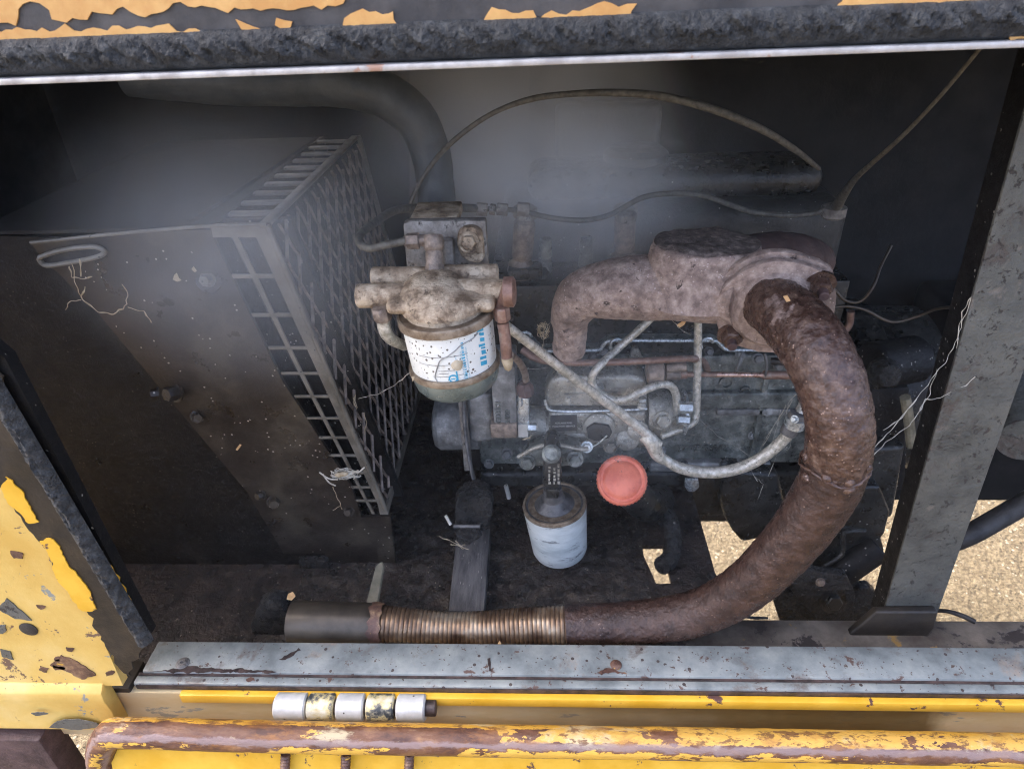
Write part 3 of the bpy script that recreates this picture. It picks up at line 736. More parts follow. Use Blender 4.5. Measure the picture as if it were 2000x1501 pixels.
# floor plate with a rectangular hole
h0, h1, h2, h3 = PZ(1249, 1066, ZF), PZ(1294, 1064, ZF), PZ(1311, 1138, ZF), PZ(1282, 1140, ZF)
xr0, xr1 = PZ(1366, 1010, ZF), PZ(1406, 1150, ZF)
yb, yfz = 1.30, 0.605
def lx(a, b, y):
    return a.x + (b.x - a.x) * (y - a.y) / (b.y - a.y)
hyb, hyf = (h0.y + h1.y) / 2, (h2.y + h3.y) / 2
def quadz(x0b, x1b, yb_, x0f, x1f, yf_):
    return prism([Vector((x0f, yf_, ZF)), Vector((x1f, yf_, ZF)), Vector((x1b, yb_, ZF)), Vector((x0b, yb_, ZF))], Vector((0, 0, -0.008)))
floor = thing('floor_plate', 'oily dark brown floor plate with a rectangular hole under the engine', 'floor plate', (0, 0.8, ZF))
XLF = -0.80
re_b, re_f = lx(xr0, xr1, yb), lx(xr0, xr1, yfz)
Lb, Lf = lx(h0, h3, yb), lx(h0, h3, yfz)
Rb, Rf = lx(h1, h2, yb), lx(h1, h2, yfz)
Lh0, Lh1, Rh0, Rh1 = lx(h0, h3, hyb), lx(h0, h3, hyf), lx(h1, h2, hyb), lx(h1, h2, hyf)
fv, ff = [], []
rows = [(yb, (XLF, Lb, Rb, re_b)), (hyb, (XLF, Lh0, Rh0, lx(xr0, xr1, hyb))), (hyf, (XLF, Lh1, Rh1, lx(xr0, xr1, hyf))), (yfz, (XLF, Lf, Rf, re_f))]
for z in (ZF, ZF - 0.008):
    for yy, xs in rows:
        fv += [Vector((xx, yy, z)) for xx in xs]
for i in range(3):
    for j in range(3):
        if (i, j) == (1, 1): continue
        a = i * 4 + j
        ff += [(a, a + 1, a + 5, a + 4), (a + 16, a + 20, a + 21, a + 17)]
loopo = [0, 1, 2, 3, 7, 11, 15, 14, 13, 12, 8, 4]
loopi = [5, 6, 10, 9]
for lp in (loopo, loopi):
    for i in range(len(lp)):
        a, b = lp[i], lp[(i + 1) % len(lp)]
        ff.append((a, b, b + 16, a + 16))
mk('plate', (fv, ff), M['floor'], floor)
for (x, y) in ((1390, 1125), (975, 1135)):
    mk('plate_bolt', hexa(PZ(x, y, ZF), UP, 0.006, 0.006), M['oily'], floor)

# chassis rail behind the sill
ZR = 0.775
rail = mk('chassis_rail', boxw(P(1180, 1230, 0.66).x, 1.6, 0.612, PZ(1500, 1208, ZR).y, ZR - 0.07, ZR), M['rail'], bevel=0.004)
tag(rail, 'grimy brown chassis rail lying behind the sill at the foot of the grey post', 'chassis rail')

# grey post
YP = 0.66
post = thing('door_post', 'pitted grey steel post standing behind the sill beside the exhaust bend', 'post', P(1775, 1240, YP))
mk('post_face', polypx([(2058, 20), (2250, 20), (1825, 1215), (1721, 1215)], YP, 0.004), M['postgrey'], post, bevel=0.001)
mk('post_return', prism([P(2058, 20, YP + 0.0045), P(2067, 20, YP + 0.0045), P(1727, 1215, YP + 0.0045), P(1721, 1215, YP + 0.0045)], Vector((0, 0.034, 0))), M['black'], post)
mk('post_foot', polypx([(1712, 1195), (1832, 1195), (1826, 1225), (1800, 1262), (1600, 1275), (1660, 1240)], YP - 0.012, 0.012), M['soot'], post, bevel=0.003, bseg=3, jitter=0.0012, jscale=45)  # soot colour stands in for the shadow around the foot

# ------------------------------------------------------------------ radiator guard box on the left
YG0, YG1 = 0.74, 0.76
gT, gB = P(521, 440, YG0), P(757, 1003, YG1 + 0.03)      # near corner edge, top and bottom
def gpt(s, x_off_px=None):
    return gT.lerp(gB, s)
guard = thing('fan_guard', 'dark sheet metal fan guard box with slotted edges and an expanded mesh side', 'fan guard', (gB.x - 0.1, 0.9, ZF))
def GF(x, y):                                            # a point of the front face (leaning plane through gT, gB, parallel to X)
    n = (gB - gT).cross(Vector((1, 0, 0))).normalized()
    r = ray(x, y)
    return CAM + r * ((gT - CAM).dot(n) / r.dot(n))
front_px = [(-60, 478), (200, 452), (400, 440)]
# front sheet left of the slots
mk('front_sheet', prism([GF(60, 474), GF(250, 455), GF(412, 443), GF(416, 464), GF(552, 745), GF(686, 950), GF(706, 1010), GF(762, 1008), GF(776, 1130), GF(640, 1150), GF(560, 1090), GF(483, 961), GF(340, 790), GF(185, 604), GF(80, 500)], Vector((0, 0.006, 0))), M['panel'], guard)
mk('top_rim', prism([GF(412, 443), GF(521, 440), GF(531, 463), GF(416, 464)], Vector((0, 0.004, 0))), M['guard'], guard)
mk('corner_strip', prism([GF(500, 463), GF(529, 462), GF(752, 985), GF(758, 1004), GF(742, 1004), GF(738, 985)], Vector((0, 0.004, 0))), M['guard'], guard)
# slot rows: cross bars with the middle bar
rows_px = [464, 532, 611, 676, 733, 776, 819, 857, 893, 927, 951, 978, 1001]
LE = lambda y: (416 + (y - 464) * (552 - 416) / (733 - 464)) if y < 733 else 552 + (y - 733) * (708 - 552) / (1005 - 733)
RE = lambda y: 502 + (y - 463) * (740 - 502) / (985 - 463)
ME = lambda y: (LE(y) + RE(y)) / 2 + 1
for i in range(1, 12):
    y = [464, 536, 612, 677, 727, 772, 815, 853, 888, 922, 950, 976][i]
    h = [0, 8, 7, 6, 5, 5, 4, 4, 4, 4, 4, 4][i]
    mk('slot_bar', prism([GF(LE(y) - 1, y), GF(RE(y) + 2, y), GF(RE(y + h) + 2, y + h), GF(LE(y + h) - 1, y + h)], Vector((0, 0.003, 0))), M['guard'], guard, bevel=0.0006)
ys = list(range(464, 1006, 60)) + [1003]
mk('slot_bar', prism([GF(ME(y) - max(2.5, 6 - (y - 464) * .006), y) for y in ys] + [GF(ME(y) + max(2.5, 5 - (y - 464) * .005), y) for y in reversed(ys)], Vector((0, 0.0025, 0))), M['guard'], guard)
# dark sheet behind the slots (radiator core)
core = [GF(400, 455) + Vector((0, 0.05, 0)), GF(540, 455) + Vector((0, 0.05, 0)), GF(775, 1010) + Vector((0, 0.05, 0)), GF(680, 1010) + Vector((0, 0.05, 0))]
mk('radiator_core', prism(core, Vector((0, 0.01, 0))), M['black'], guard)
# top face with slots
D_G = 0.46
def TOPP(x, y): return PZ(x, y, gT.z + 0.0005)
tr = gT + Vector((0, D_G, 0))
tA, tB = TOPP(60, 474), TOPP(412, 441)
tz = gT.z
topf = [Vector((tA.x - 0.1, gT.y, tz)), Vector((P(408, 441, gT.y).x, gT.y, tz)), Vector((P(408, 441, gT.y).x, gT.y + D_G, tz)), Vector((tA.x - 0.1, gT.y + D_G, tz))]
mk('top_sheet', prism(topf, Vector((0, 0, -0.004))), M['glossblack'], guard)
xs0, xs1 = P(412, 441, gT.y).x, gT.x - 0.010
for i in range(11):
    y0 = gT.y + 0.004 + i * 0.042
    mk('slot_bar', boxw(xs0, xs1, y0, y0 + (0.012 if i else 0.008), tz - 0.004, tz), M['guard'], guard, bevel=0.001)
mk('top_edge', boxw(gT.x - 0.012, gT.x, gT.y, gT.y + D_G, tz - 0.005, tz + 0.0006), M['guard'], guard, bevel=0.0012)
mk('fold_edge', tube([GF(60, 474), GF(250, 454), GF(412, 441), GF(521, 438)], 0.0022, 8, 4), M['guard'], guard)
# expanded mesh on the engine side
def G(s, d):                                             # s down the corner edge, d into the bay
    return gT.lerp(gB, s) + Vector((0.0, d, 0))
D_B = 0.40
Dm = lambda s: D_G + (D_B - D_G) * s
def strand(pts, name='mesh_strand'):
    mk(name, tube(pts, 0.0017, 5, 1, flat=1.4, smooth=False), M['wire'], guard)
NV = 13
cells = 15
# family of steep strands
for i in range(NV + 10):
    d0 = 0.018 + i * (D_G - 0.02) / NV - 0.16
    pts = []
    for k in range(cells * 2 + 1):
        s = 0.02 + k * 0.95 / (cells * 2)
        d = d0 + s * 0.17 
        if 0.006 <= d <= Dm(s) - 0.004:
            pts.append(G(s, d) + Vector((0.001 * (k % 2), 0, 0)))
    if len(pts) > 2: strand(pts)
# family of slanting strands
for i in range(21):
    s0 = -0.78 + i * 0.09
    pts = []
    for k in range(33):
        d = 0.008 + k * (D_G - 0.012) / 32
        s = s0 + 0.9 * (1 - d / D_G) 
        if 0.02 <= s <= 0.97 and d <= Dm(s) - 0.004:
            pts.append(G(s, d) + Vector((0.0022, 0, 0)))
    if len(pts) > 2: strand(pts)
mk('bottom_edge', bar(G(0.985, 0.0), G(0.985, D_B), 0.004, 0.016), M['guard'], guard)
mk('rear_edge', bar(G(0.0, D_G), G(0.985, D_B), 0.010, 0.006, Vector((1, 0, 0))), M['guard'], guard)
mk('corner_roll', tube([G(0.0, 0.0), G(0.5, 0.0), G(0.985, 0.0)], 0.0036, 8, 4), M['guard'], guard)
mk('grille_frame', prism([G(0.0, 0.001), G(0.985, 0.001), G(0.985, 0.016), G(0.0, 0.012)], Vector((-0.002, 0, 0))), M['panel'], guard)
# dark fan void behind the mesh
mk('fan_shroud', prism([G(0.0, 0.0) + Vector((-0.09, 0.02, 0)), G(1.0, 0.0) + Vector((-0.06, 0.02, 0)), G(1.0, D_B) + Vector((-0.06, 0, 0)), G(0.0, D_G) + Vector((-0.06, 0, 0))], Vector((-0.01, 0, 0))), M['black'], guard)
# bolts on the guard
for (x, y, r, ax) in ((407, 545, 0.009, (0, -1, 0.2)), (682, 996, 0.008, (0, -1, 0.3)), (345, 765, 0.013, (-0.4, -1, 0.3)), (385, 812, 0.009, (0.6, -1, 0.2)), (534, 978, 0.010, (0.5, -1, 0.2)), (512, 965, 0.008, (-0.5, -1, 0.3)), (310, 768, 0.008, (-1, -0.6, 0.2))):
    c = GF(x, y)
    mk('guard_bolt', hexa(c, Vector(ax), r * 0.8, r * 1.3), M['panel'] if x != 407 else M['guard'], guard)
c = GF(407, 545)
mk('bolt_dimple', lathe([(0.017, 0), (0.016, 0.0012), (0.011, 0.0014)], c + Vector((0, 0.0005, 0)), Vector((0, -1, 0.25)), 24), M['panel'], guard)
# carrying slot with rolled rim
rim = [(82, 500), (110, 490), (150, 482), (190, 480), (208, 490), (190, 500), (140, 510), (96, 516), (82, 506), (82, 500)]
mk('slot_rim', tube([GF(x, y) + Vector((0, -0.004, 0)) for x, y in rim], 0.003, 8, 4), M['guard'], guard)
mk('slot_floor', prism([GF(x, y) + Vector((0, -0.0015, 0)) for x, y in rim[:-2]], Vector((0, 0.001, 0))), M['rubber'], guard)

# bulkhead left of the guard
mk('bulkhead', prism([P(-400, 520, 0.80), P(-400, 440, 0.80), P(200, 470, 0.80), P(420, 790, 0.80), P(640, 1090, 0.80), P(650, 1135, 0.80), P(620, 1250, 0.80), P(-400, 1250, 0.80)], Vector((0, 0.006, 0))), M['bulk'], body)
oc = thing('oil_caked_bracket', 'oil-caked black bracket at the outlet end of the exhaust', 'bracket', PZ(505, 1230, ZF))
mk('bracket_lump', prism([P(488, 1225, 0.66), P(500, 1190, 0.66), P(520, 1178, 0.66), P(552, 1182, 0.66), P(566, 1210, 0.66), P(560, 1262, 0.66), P(500, 1262, 0.66)], Vector((0, 0.03, 0))), M['oily'], oc, bevel=0.006, bseg=3, jitter=0.003, jscale=70)
lump = thing('oil_caked_clamp', 'oil-soaked lump of a clamp on the floor below the guard', 'clamp', PZ(610, 1100, ZF))
mk('clamp_body', prism([PZ(580, 1095, ZF + 0.02), PZ(640, 1095, ZF + 0.02), PZ(640, 1075, ZF + 0.02), PZ(585, 1075, ZF + 0.02)], Vector((0, 0, -0.02))), M['oily'], lump, bevel=0.006, bseg=3, jitter=0.004, jscale=80)
st = mk('olive_strip', prism([PZ(716, 1176, ZF + 0.03), PZ(736, 1178, ZF + 0.03), PZ(748, 1105, ZF + 0.05), PZ(744, 1097, ZF + 0.05), PZ(734, 1105, ZF + 0.05)], Vector((0.002, 0.002, -0.002))), M['olive'])
tag(st, 'narrow olive strip leaning on the dark floor behind the bronze corrugated pipe', 'strip')

# ------------------------------------------------------------------ back of the bay
rh = [(250, 140, 46, 0.97), (430, 156, 46, 0.97), (560, 160, 46, 0.97), (650, 160, 45, 0.97), (740, 180, 44, 0.97), (806, 226, 42, 0.97), (838, 288, 39, 0.97), (850, 352, 37, 0.96), (853, 410, 37, 0.94), (852, 450, 38, 0.91)]
pts = [P(x, y, Y) for x, y, r, Y in rh]
rho = mk('radiator_hose', tube(pts, [r * mpp(p) for p, (_, _, r, _) in zip(pts, rh)], 36, 10), M['cowl'], None, jitter=0.0012, jscale=40)
tag(rho, 'fat dusty black radiator hose rising behind the fuel filter and bending away over the guard', 'radiator hose')
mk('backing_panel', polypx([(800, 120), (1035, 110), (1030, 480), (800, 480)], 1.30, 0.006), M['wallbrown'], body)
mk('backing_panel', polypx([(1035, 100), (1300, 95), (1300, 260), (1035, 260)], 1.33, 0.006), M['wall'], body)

# ------------------------------------------------------------------ engine
YE = 0.98
eng = thing('diesel_engine', 'oily grey diesel engine block with a pinkish manifold behind the filters', 'engine', P(1250, 930, 1.1))
pL, pR = P(930, 800, YE), P(1660, 800, YE)
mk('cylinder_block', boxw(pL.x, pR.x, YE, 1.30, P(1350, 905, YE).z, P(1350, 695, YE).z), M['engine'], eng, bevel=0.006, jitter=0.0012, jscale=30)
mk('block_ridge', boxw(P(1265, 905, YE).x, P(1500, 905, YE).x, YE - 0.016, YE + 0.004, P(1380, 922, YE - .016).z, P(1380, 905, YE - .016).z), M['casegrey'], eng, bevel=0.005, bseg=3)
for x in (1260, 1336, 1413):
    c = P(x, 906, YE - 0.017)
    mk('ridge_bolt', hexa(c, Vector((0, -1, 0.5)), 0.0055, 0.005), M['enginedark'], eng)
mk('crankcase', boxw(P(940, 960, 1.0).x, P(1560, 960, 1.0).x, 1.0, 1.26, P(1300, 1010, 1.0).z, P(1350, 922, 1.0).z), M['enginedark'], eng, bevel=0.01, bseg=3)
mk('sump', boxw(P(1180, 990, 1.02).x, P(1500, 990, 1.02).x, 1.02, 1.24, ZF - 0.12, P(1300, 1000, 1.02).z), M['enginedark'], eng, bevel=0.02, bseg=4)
# sump bulge seen over the gap
mk('sump_bulge', polypx([(1415, 920), (1520, 925), (1540, 1010), (1500, 1050), (1450, 1060), (1432, 1040), (1415, 1010), (1408, 980)], 0.94, 0.10), M['enginedark'], eng, bevel=0.008, bseg=3)
# upper deck: head and rocker cover
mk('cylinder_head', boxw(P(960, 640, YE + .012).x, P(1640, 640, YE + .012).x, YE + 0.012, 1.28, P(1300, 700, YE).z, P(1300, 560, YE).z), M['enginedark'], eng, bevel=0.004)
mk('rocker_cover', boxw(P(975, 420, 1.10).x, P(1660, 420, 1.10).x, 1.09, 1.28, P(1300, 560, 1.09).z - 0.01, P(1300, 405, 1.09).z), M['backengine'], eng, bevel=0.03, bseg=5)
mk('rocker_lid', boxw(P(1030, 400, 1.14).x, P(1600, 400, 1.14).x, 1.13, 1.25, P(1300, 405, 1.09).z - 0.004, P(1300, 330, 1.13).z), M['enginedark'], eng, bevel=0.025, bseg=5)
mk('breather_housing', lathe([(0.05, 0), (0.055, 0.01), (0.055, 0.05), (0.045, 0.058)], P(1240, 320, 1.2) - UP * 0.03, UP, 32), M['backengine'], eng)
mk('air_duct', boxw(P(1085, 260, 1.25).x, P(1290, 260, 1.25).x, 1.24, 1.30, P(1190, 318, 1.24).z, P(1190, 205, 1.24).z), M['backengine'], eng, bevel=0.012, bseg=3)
# gasket edge: bright pressed lip that steps up round each stud
gk = [(1028, 664), (1040, 668), (1056, 684), (1110, 684), (1168, 683), (1178, 674), (1188, 666), (1220, 665), (1300, 665), (1356, 665), (1392, 665), (1402, 668), (1414, 680), (1430, 683), (1480, 683), (1540, 684)]
mk('gasket_lip', tube([P(x, y, YE - 0.012) for x, y in gk], 0.0033, 8, 4), M['bright'], eng)
lipv = [P(x, y + 2, YE - 0.010) for x, y in gk]
mk('gasket_flange', (lipv + [p + Vector((0, 0.03, 0.004)) for p in lipv], [(i, i + 1, i + 1 + len(lipv), i + len(lipv)) for i in range(len(lipv) - 1)]), M['engine'], eng)
for x, y in ((1204, 673), (1380, 671), (1026, 660)):
    c = P(x, y, YE - 0.02)
    mk('stud_clip', tube([c + Vector((math.cos(a) * 0.010, -0.001 * k_, math.sin(a) * 0.011)) for k_, a in enumerate([0.2, 0.9, 1.6, 2.3, 3.0, 3.7])], 0.0028, 8, 4), M['bright'], eng)
for x, y in ((1097, 696), (1123, 698), (1158, 697), (1176, 699), (1384, 686)):
    c = P(x, y, YE - 0.004)
    mk('head_nut', hexa(c, Vector((0, -1, 0.4)), 0.006, 0.010), M['strap'], eng)
mk('lug_bracket', polypx([(1225, 712), (1236, 680), (1246, 680), (1262, 712)], YE - 0.012, 0.012), M['pump'], eng, bevel=0.002)
for x, y, r in ((1418, 746, 0.012), (1455, 762, 0.009)):
    c = P(x, y, YE - 0.001)
    mk('core_plug', lathe([(r, 0.004), (r, -0.004), (r * 0.75, -0.004), (r * 0.7, 0.001)], c, Vector((0, 1, 0)), 20), M['engine'], eng)
mk('casting_boss', boxpx(1330, 768, 1560, 800, YE - 0.012, 0.02), M['engine'], eng, bevel=0.005, bseg=3)
cz = P(1322, 882, YE - 0.0018)
text('3Z 1Z G324Z', 0.019, cz, Vector((1, 0, 0.03)), UP, M['engine'], eng, 'casting_number', depth=0.003, wmax=(P(1420, 878, YE) - P(1322, 882, YE)).length)
text('27', 0.013, P(1352, 902, YE - 0.0018), Vector((1, 0, 0.03)), UP, M['engine'], eng, 'casting_number', depth=0.003)
tabp = [(1338, 936), (1364, 934), (1366, 952), (1356, 961), (1344, 960), (1337, 950)]
mk('lifting_tab', polypx(tabp, YE - 0.01, 0.006), M['bright'], eng, bevel=0.002, jitter=0.0008)
# injectors
def injector(x, yt, yb, lean, Y):
    A, B = P(x + lean, yb, Y), P(x, yt, Y)
    L = (B - A).length; k = mpp(A)
    inj = mk('injector', lathe([(24 * k, 0), (27 * k, L * .08), (26 * k, L * .18), (17 * k, L * .26), (20 * k, L * .30), (20 * k, L * .78), (14 * k, L * .84), (14 * k, L)], A, B - A, 20), M['fitting'], eng)
    mk('union_nut', lathe([(22 * k, L * .84), (23 * k, L * .88), (22 * k, L * .99), (12 * k, L * 1.02)], A, B - A, 6), M['bracket'], inj)
    return inj
injector(1027, 402, 540, -10, 1.03)
injector(1222, 400, 520, -4, 1.06)
for x, y0, y1 in ((1064, 465, 545), (1143, 462, 540)):
    mk('head_stud', cyl(P(x, y1, 1.04), P(x + 2, y0, 1.04), 0.012, 0.010, 16, 0.002), M['engine'], eng)
mk('clamp_plate', boxpx(992, 528, 1060, 548, 1.0, 0.05), M['enginedark'], eng, bevel=0.003)
for x in (1060, 1160, 1052):
    mk('head_nut', hexa(P(x, 540, 1.02), Vector((0, -.5, 1)), 0.010, 0.014), M['enginedark'], eng)
# bell housing at the right end
bh = P(1720, 830, 1.02)
mk('bell_housing', lathe([(0.15, 0), (0.165, 0.006), (0.165, 0.05), (0.15, 0.06), (0.15, 0.15)], Vector((P(1640, 830, 1.0).x, 1.10, bh.z + 0.03)), Vector((1, 0, 0)), 40), M['enginedark'], eng)
mk('housing_rib', polypx([(1700, 760), (1780, 755), (1770, 960), (1690, 960)], 0.93, 0.05), M['black'], eng, bevel=0.008)
mk('starter_body', cyl(P(1700, 715, 0.95), P(1790, 700, 0.98), 0.038, seg=28, ch=0.004), M['black'], eng)
mk('terminal_cap', lathe([(0.022, 0), (0.024, 0.01), (0.016, 0.03), (0.006, 0.034)], P(1720, 725, 0.91), Vector((0, -1, 0.3)), 20), M['oily'], eng)
mk('drain_tube', tube([P(1768, 775, 0.9), P(1775, 820, 0.9), P(1780, 870, 0.9)], 0.008, 10, 5), M['olive'], eng)
# front gear case drum
k = mpp(P(890, 830, 0.93))
gA, gC = P(846, 832, 0.92), P(935, 832, 0.92)
mk('gear_case', lathe([(30 * k, 0), (46 * k, 0.004), (53 * k, 0.012), (53 * k, (gC - gA).length)], Vector((gA.x, 0.93, gA.z)), Vector((1, 0, 0)), 36), M['casegrey'], eng, jitter=0.0006)
mk('gear_flange', boxpx(900, 770, 914, 920, 0.865, 0.02), M['bracket'], eng, bevel=0.002)

# manifold
YM = 0.84
mk_p = [(1112, 684, 31, .87), (1113, 650, 33, .86), (1116, 610, 39, .85), (1140, 578, 50, .84), (1185, 566, 57, .83), (1240, 562, 62, .82), (1310, 562, 64, .81), (1370, 562, 66, .80), (1430, 566, 68, .785), (1462, 574, 70, .77)]
pts = [P(x, y, Y) for x, y, r, Y in mk_p]
rs = [r * mpp(p) for p, (x, y, r, Y) in zip(pts, mk_p)]
man = grain(mk('exhaust_manifold', tube(pts, rs, 120, 30), M['manifold'], eng, jitter=0.0022, jscale=28), 0.0003, 150, 0.0003, 360)
hc = P(1376, 512, 0.812)
kk = mpp(hc)
V, Fc = [], []
prof = [(1.22, -0.065), (1.14, -0.045), (1.06, -0.02), (1.01, -0.002), (0.985, 0.003), (0.93, 0.0055), (0.0001, 0.006)]
segs = 48
for r_, h_ in prof:
    for i in range(segs):
        a = 2 * math.pi * i / segs
        V.append(hc + Vector((math.cos(a) * 104 * kk * r_, math.sin(a) * 82 * kk * r_, h_ + 0.021)))
for j in range(len(prof) - 1):
    for i in range(segs):
        i2 = (i + 1) % segs
        Fc.append((j * segs + i, j * segs + i2, (j + 1) * segs + i2, (j + 1) * segs + i))
mk('manifold_boss', (V, Fc), M['manifold'], man, jitter=0.0030, jscale=30, angle=50)
V2 = [hc + Vector((math.cos(2 * math.pi * i / segs) * 101 * kk * f, math.sin(2 * math.pi * i / segs) * 79 * kk * f, 0.0285 + (0.0006 if f < .95 else -0.0012))) for f in (1.0, .9, .7, .45, .2) for i in range(segs)]
F2 = [(j * segs + i, j * segs + (i + 1) % segs, (j + 1) * segs + (i + 1) % segs, (j + 1) * segs + i) for j in range(4) for i in range(segs)] + [tuple(range(4 * segs, 5 * segs))]
mk('dirt_crust', (V2, F2), M['dustytop'], man, jitter=0.0042, jscale=30)
mk('rear_branch', tube([P(1440, 535, 0.84), P(1500, 512, 0.88), P(1560, 506, 0.92), P(1590, 512, 0.97)], [0.046, 0.040, 0.034, 0.030], 24, 6), M['darkrust'], man, jitter=0.0012)
# flanges: oblong plates with ears
f0, f1 = P(1422, 655, 0.76), P(1612, 548, 0.73)
fc = (f0 + f1) / 2
fl = (f1 - f0).normalized()
nrm = (P(1560, 640, 0.66) - P(1455, 572, 0.78)).normalized()
nrm = (nrm - fl * nrm.dot(fl)).normalized()
fs = fl.cross(nrm).normalized()
def oblong(c, hl, hw, ear, th, shift):
    pts = []
    for i in range(48):
        a = 2 * math.pi * i / 48
        ca, sa = math.cos(a), math.sin(a)
        ww = hw * (1 - 0.62 * abs(ca) ** 6)
        pts.append(c + fl * ca * hl + fs * sa * ww + nrm * shift)
    return prism(pts, nrm * th)
hl = (f1 - f0).length / 2 * 1.16
mk('manifold_flange', oblong(fc, hl, 0.072, 0, 0.010, -0.022), M['manifold'], man, bevel=0.002, jitter=0.001)

# ------------------------------------------------------------------ exhaust pipe (with its own flange)
exh = thing('exhaust_pipe', 'thick rust-brown exhaust pipe sweeping down from the manifold and along the sill', 'exhaust pipe', P(1300, 1250, 0.66))
mk('pipe_flange', oblong(fc, hl * 0.97, 0.068, 0, 0.009, -0.008), M['manifold'], exh, bevel=0.002, jitter=0.001)
mk('pipe_collar', lathe([(0.052, 0), (0.049, 0.008), (0.042, 0.016)], fc + nrm * 0.0005, nrm, 40), M['manifold'], exh, jitter=0.0012)
for p in (f0 + fl * 0.004, f1 - fl * 0.006):
    b = mk('flange_bolt', hexa(p - nrm * 0.001, nrm, 0.0125, 0.017), M['pipe'], exh, jitter=0.0008, jscale=150)
    mk('stud_end', cyl(p + nrm * 0.015, p + nrm * 0.026, 0.006, seg=14, ch=0.001), M['darkrust'], b)
up = [(1502, 592, 54, .735), (1535, 614, 60, .70), (1580, 664, 65, .655), (1612, 722, 65, .625), (1634, 790, 63, .605), (1640, 850, 62, .598), (1633, 905, 61, .60)]
pts = [P(x, y, Y) for x, y, r, Y in up]
grain(mk('elbow', tube(pts, [r * mpp(p) for p, (_, _, r, _) in zip(pts, up)], 150, 46), M['pipe'], exh, jitter=0.0010, jscale=75), 0.0004, 200, 0.0004, 380)
lo = [(1637, 885, 61, .599), (1622, 940, 60, .60), (1581, 1010, 56, .602), (1520, 1085, 51, .607), (1455, 1146, 47, .615), (1390, 1185, 44, .625), (1320, 1206, 43, .632), (1240, 1215, 41, .637), (1160, 1219, 40, .64), (1105, 1221, 39, .64)]
pts = [P(x, y, Y) for x, y, r, Y in lo]
grain(mk('down_pipe', tube(pts, [r * mpp(p) for p, (_, _, r, _) in zip(pts, lo)], 130, 40), M['pipelow'], exh, jitter=0.0007, jscale=60), 0.0005, 200, 0.0004, 380)
# weld bead with lumps between elbow and down pipe
w0 = P(1630, 905, .60)
wd = (P(1620, 940, .60) - P(1634, 880, .599)).normalized()
u_, v_ = frame(wd)
bead = [w0 + (u_ * math.cos(a) + v_ * math.sin(a)) * (0.0352 + 0.0012 * noise.noise(Vector((a * 3, 1, 0)))) + wd * 0.004 * math.sin(3 * a) for a in [2 * math.pi * i / 40 for i in range(41)]]
mk('weld_bead', tube(bead, [0.0015 + 0.0022 * max(0, noise.noise(Vector((i * 0.9, 3, 0)))) for i in range(41)], 8, 2), M['pipe'], exh, jitter=0.0012, jscale=200)
random.seed(5)
for i in range(7):
    a = random.uniform(0, 6.28)
    dirc = (TOCAM(w0) * 1.2 + u_ * random.uniform(-1, 1) + v_ * random.uniform(-1, 1)).normalized()
    c = w0 + (dirc - wd * dirc.dot(wd)).normalized() * 0.0338 + wd * random.uniform(-0.018, 0.012)
    mk('rust_blister', lathe([(0.006, -0.002), (0.0055, 0.001), (0.003, 0.003), (0.0004, 0.0036)], c, c - w0, 10), M['pipe'], exh, jitter=0.0012, jscale=200)
# corrugated section
def hpt(x, y): return P(x, y, 0.64)
path = [(1112, 1220, 37), (1060, 1221, 36), (1000, 1223, 35), (940, 1226, 33), (880, 1226, 31), (820, 1223, 33), (765, 1219, 35), (740, 1218, 36)]
pp = [Vector((*hpt(x, y), r * mpp(hpt(x, y)))) for x, y, r in path]
c4 = spline(pp, 84)
n_r = 43
cum = [0]
for i in range(1, len(c4)):
    cum.append(cum[-1] + (Vector(c4[i][:3]) - Vector(c4[i - 1][:3])).length)
V4 = []
rs4 = []
for q, s in zip(c4, cum):
    ph = (s / cum[-1] * n_r) % 1.0
    rr_ = q[3] * (1.0 + 0.085 * (abs(math.sin(math.pi * ph)) ** 0.35 - 1))
    V4.append(Vector(q[:3])); rs4.append(rr_)
fx = mk('corrugated_hose', tube(V4, rs4, 32, 1, smooth=False), M['flex'], exh, angle=70)
oA, oB = hpt(745, 1218), hpt(570, 1214)
ko = mpp(oA)
mk('outlet_pipe', lathe([(36 * ko, 0), (38 * ko, 0.004), (40 * ko, 0.02), (41 * ko, (oB - oA).length - 0.002), (40 * ko, (oB - oA).length), (37.5 * ko, (oB - oA).length), (37 * ko, (oB - oA).length * .5)], oA, oB - oA, 40), M['outlet'], exh, jitter=0.0004)
jag = []
for i in range(26):
    a = 2 * math.pi * i / 26
    jag.append(a)
ax = (oB - oA).normalized()
u_, v_ = frame(ax)
V, Fc = [], []
for i, a in enumerate(jag):
    d = u_ * math.cos(a) + v_ * math.sin(a)
    V += [oA - ax * (0.002 + 0.003 * (i % 3 == 0)) + d * 39.5 * ko, oA + ax * (0.010 + 0.008 * ((i * 7) % 5) / 5) + d * 41.5 * ko]
for i in range(26):
    j = (i + 1) % 26
    Fc.append((2 * i, 2 * j, 2 * j + 1, 2 * i + 1))
mk('torn_collar', (V, Fc), M['rustdark'], exh, jitter=0.001)

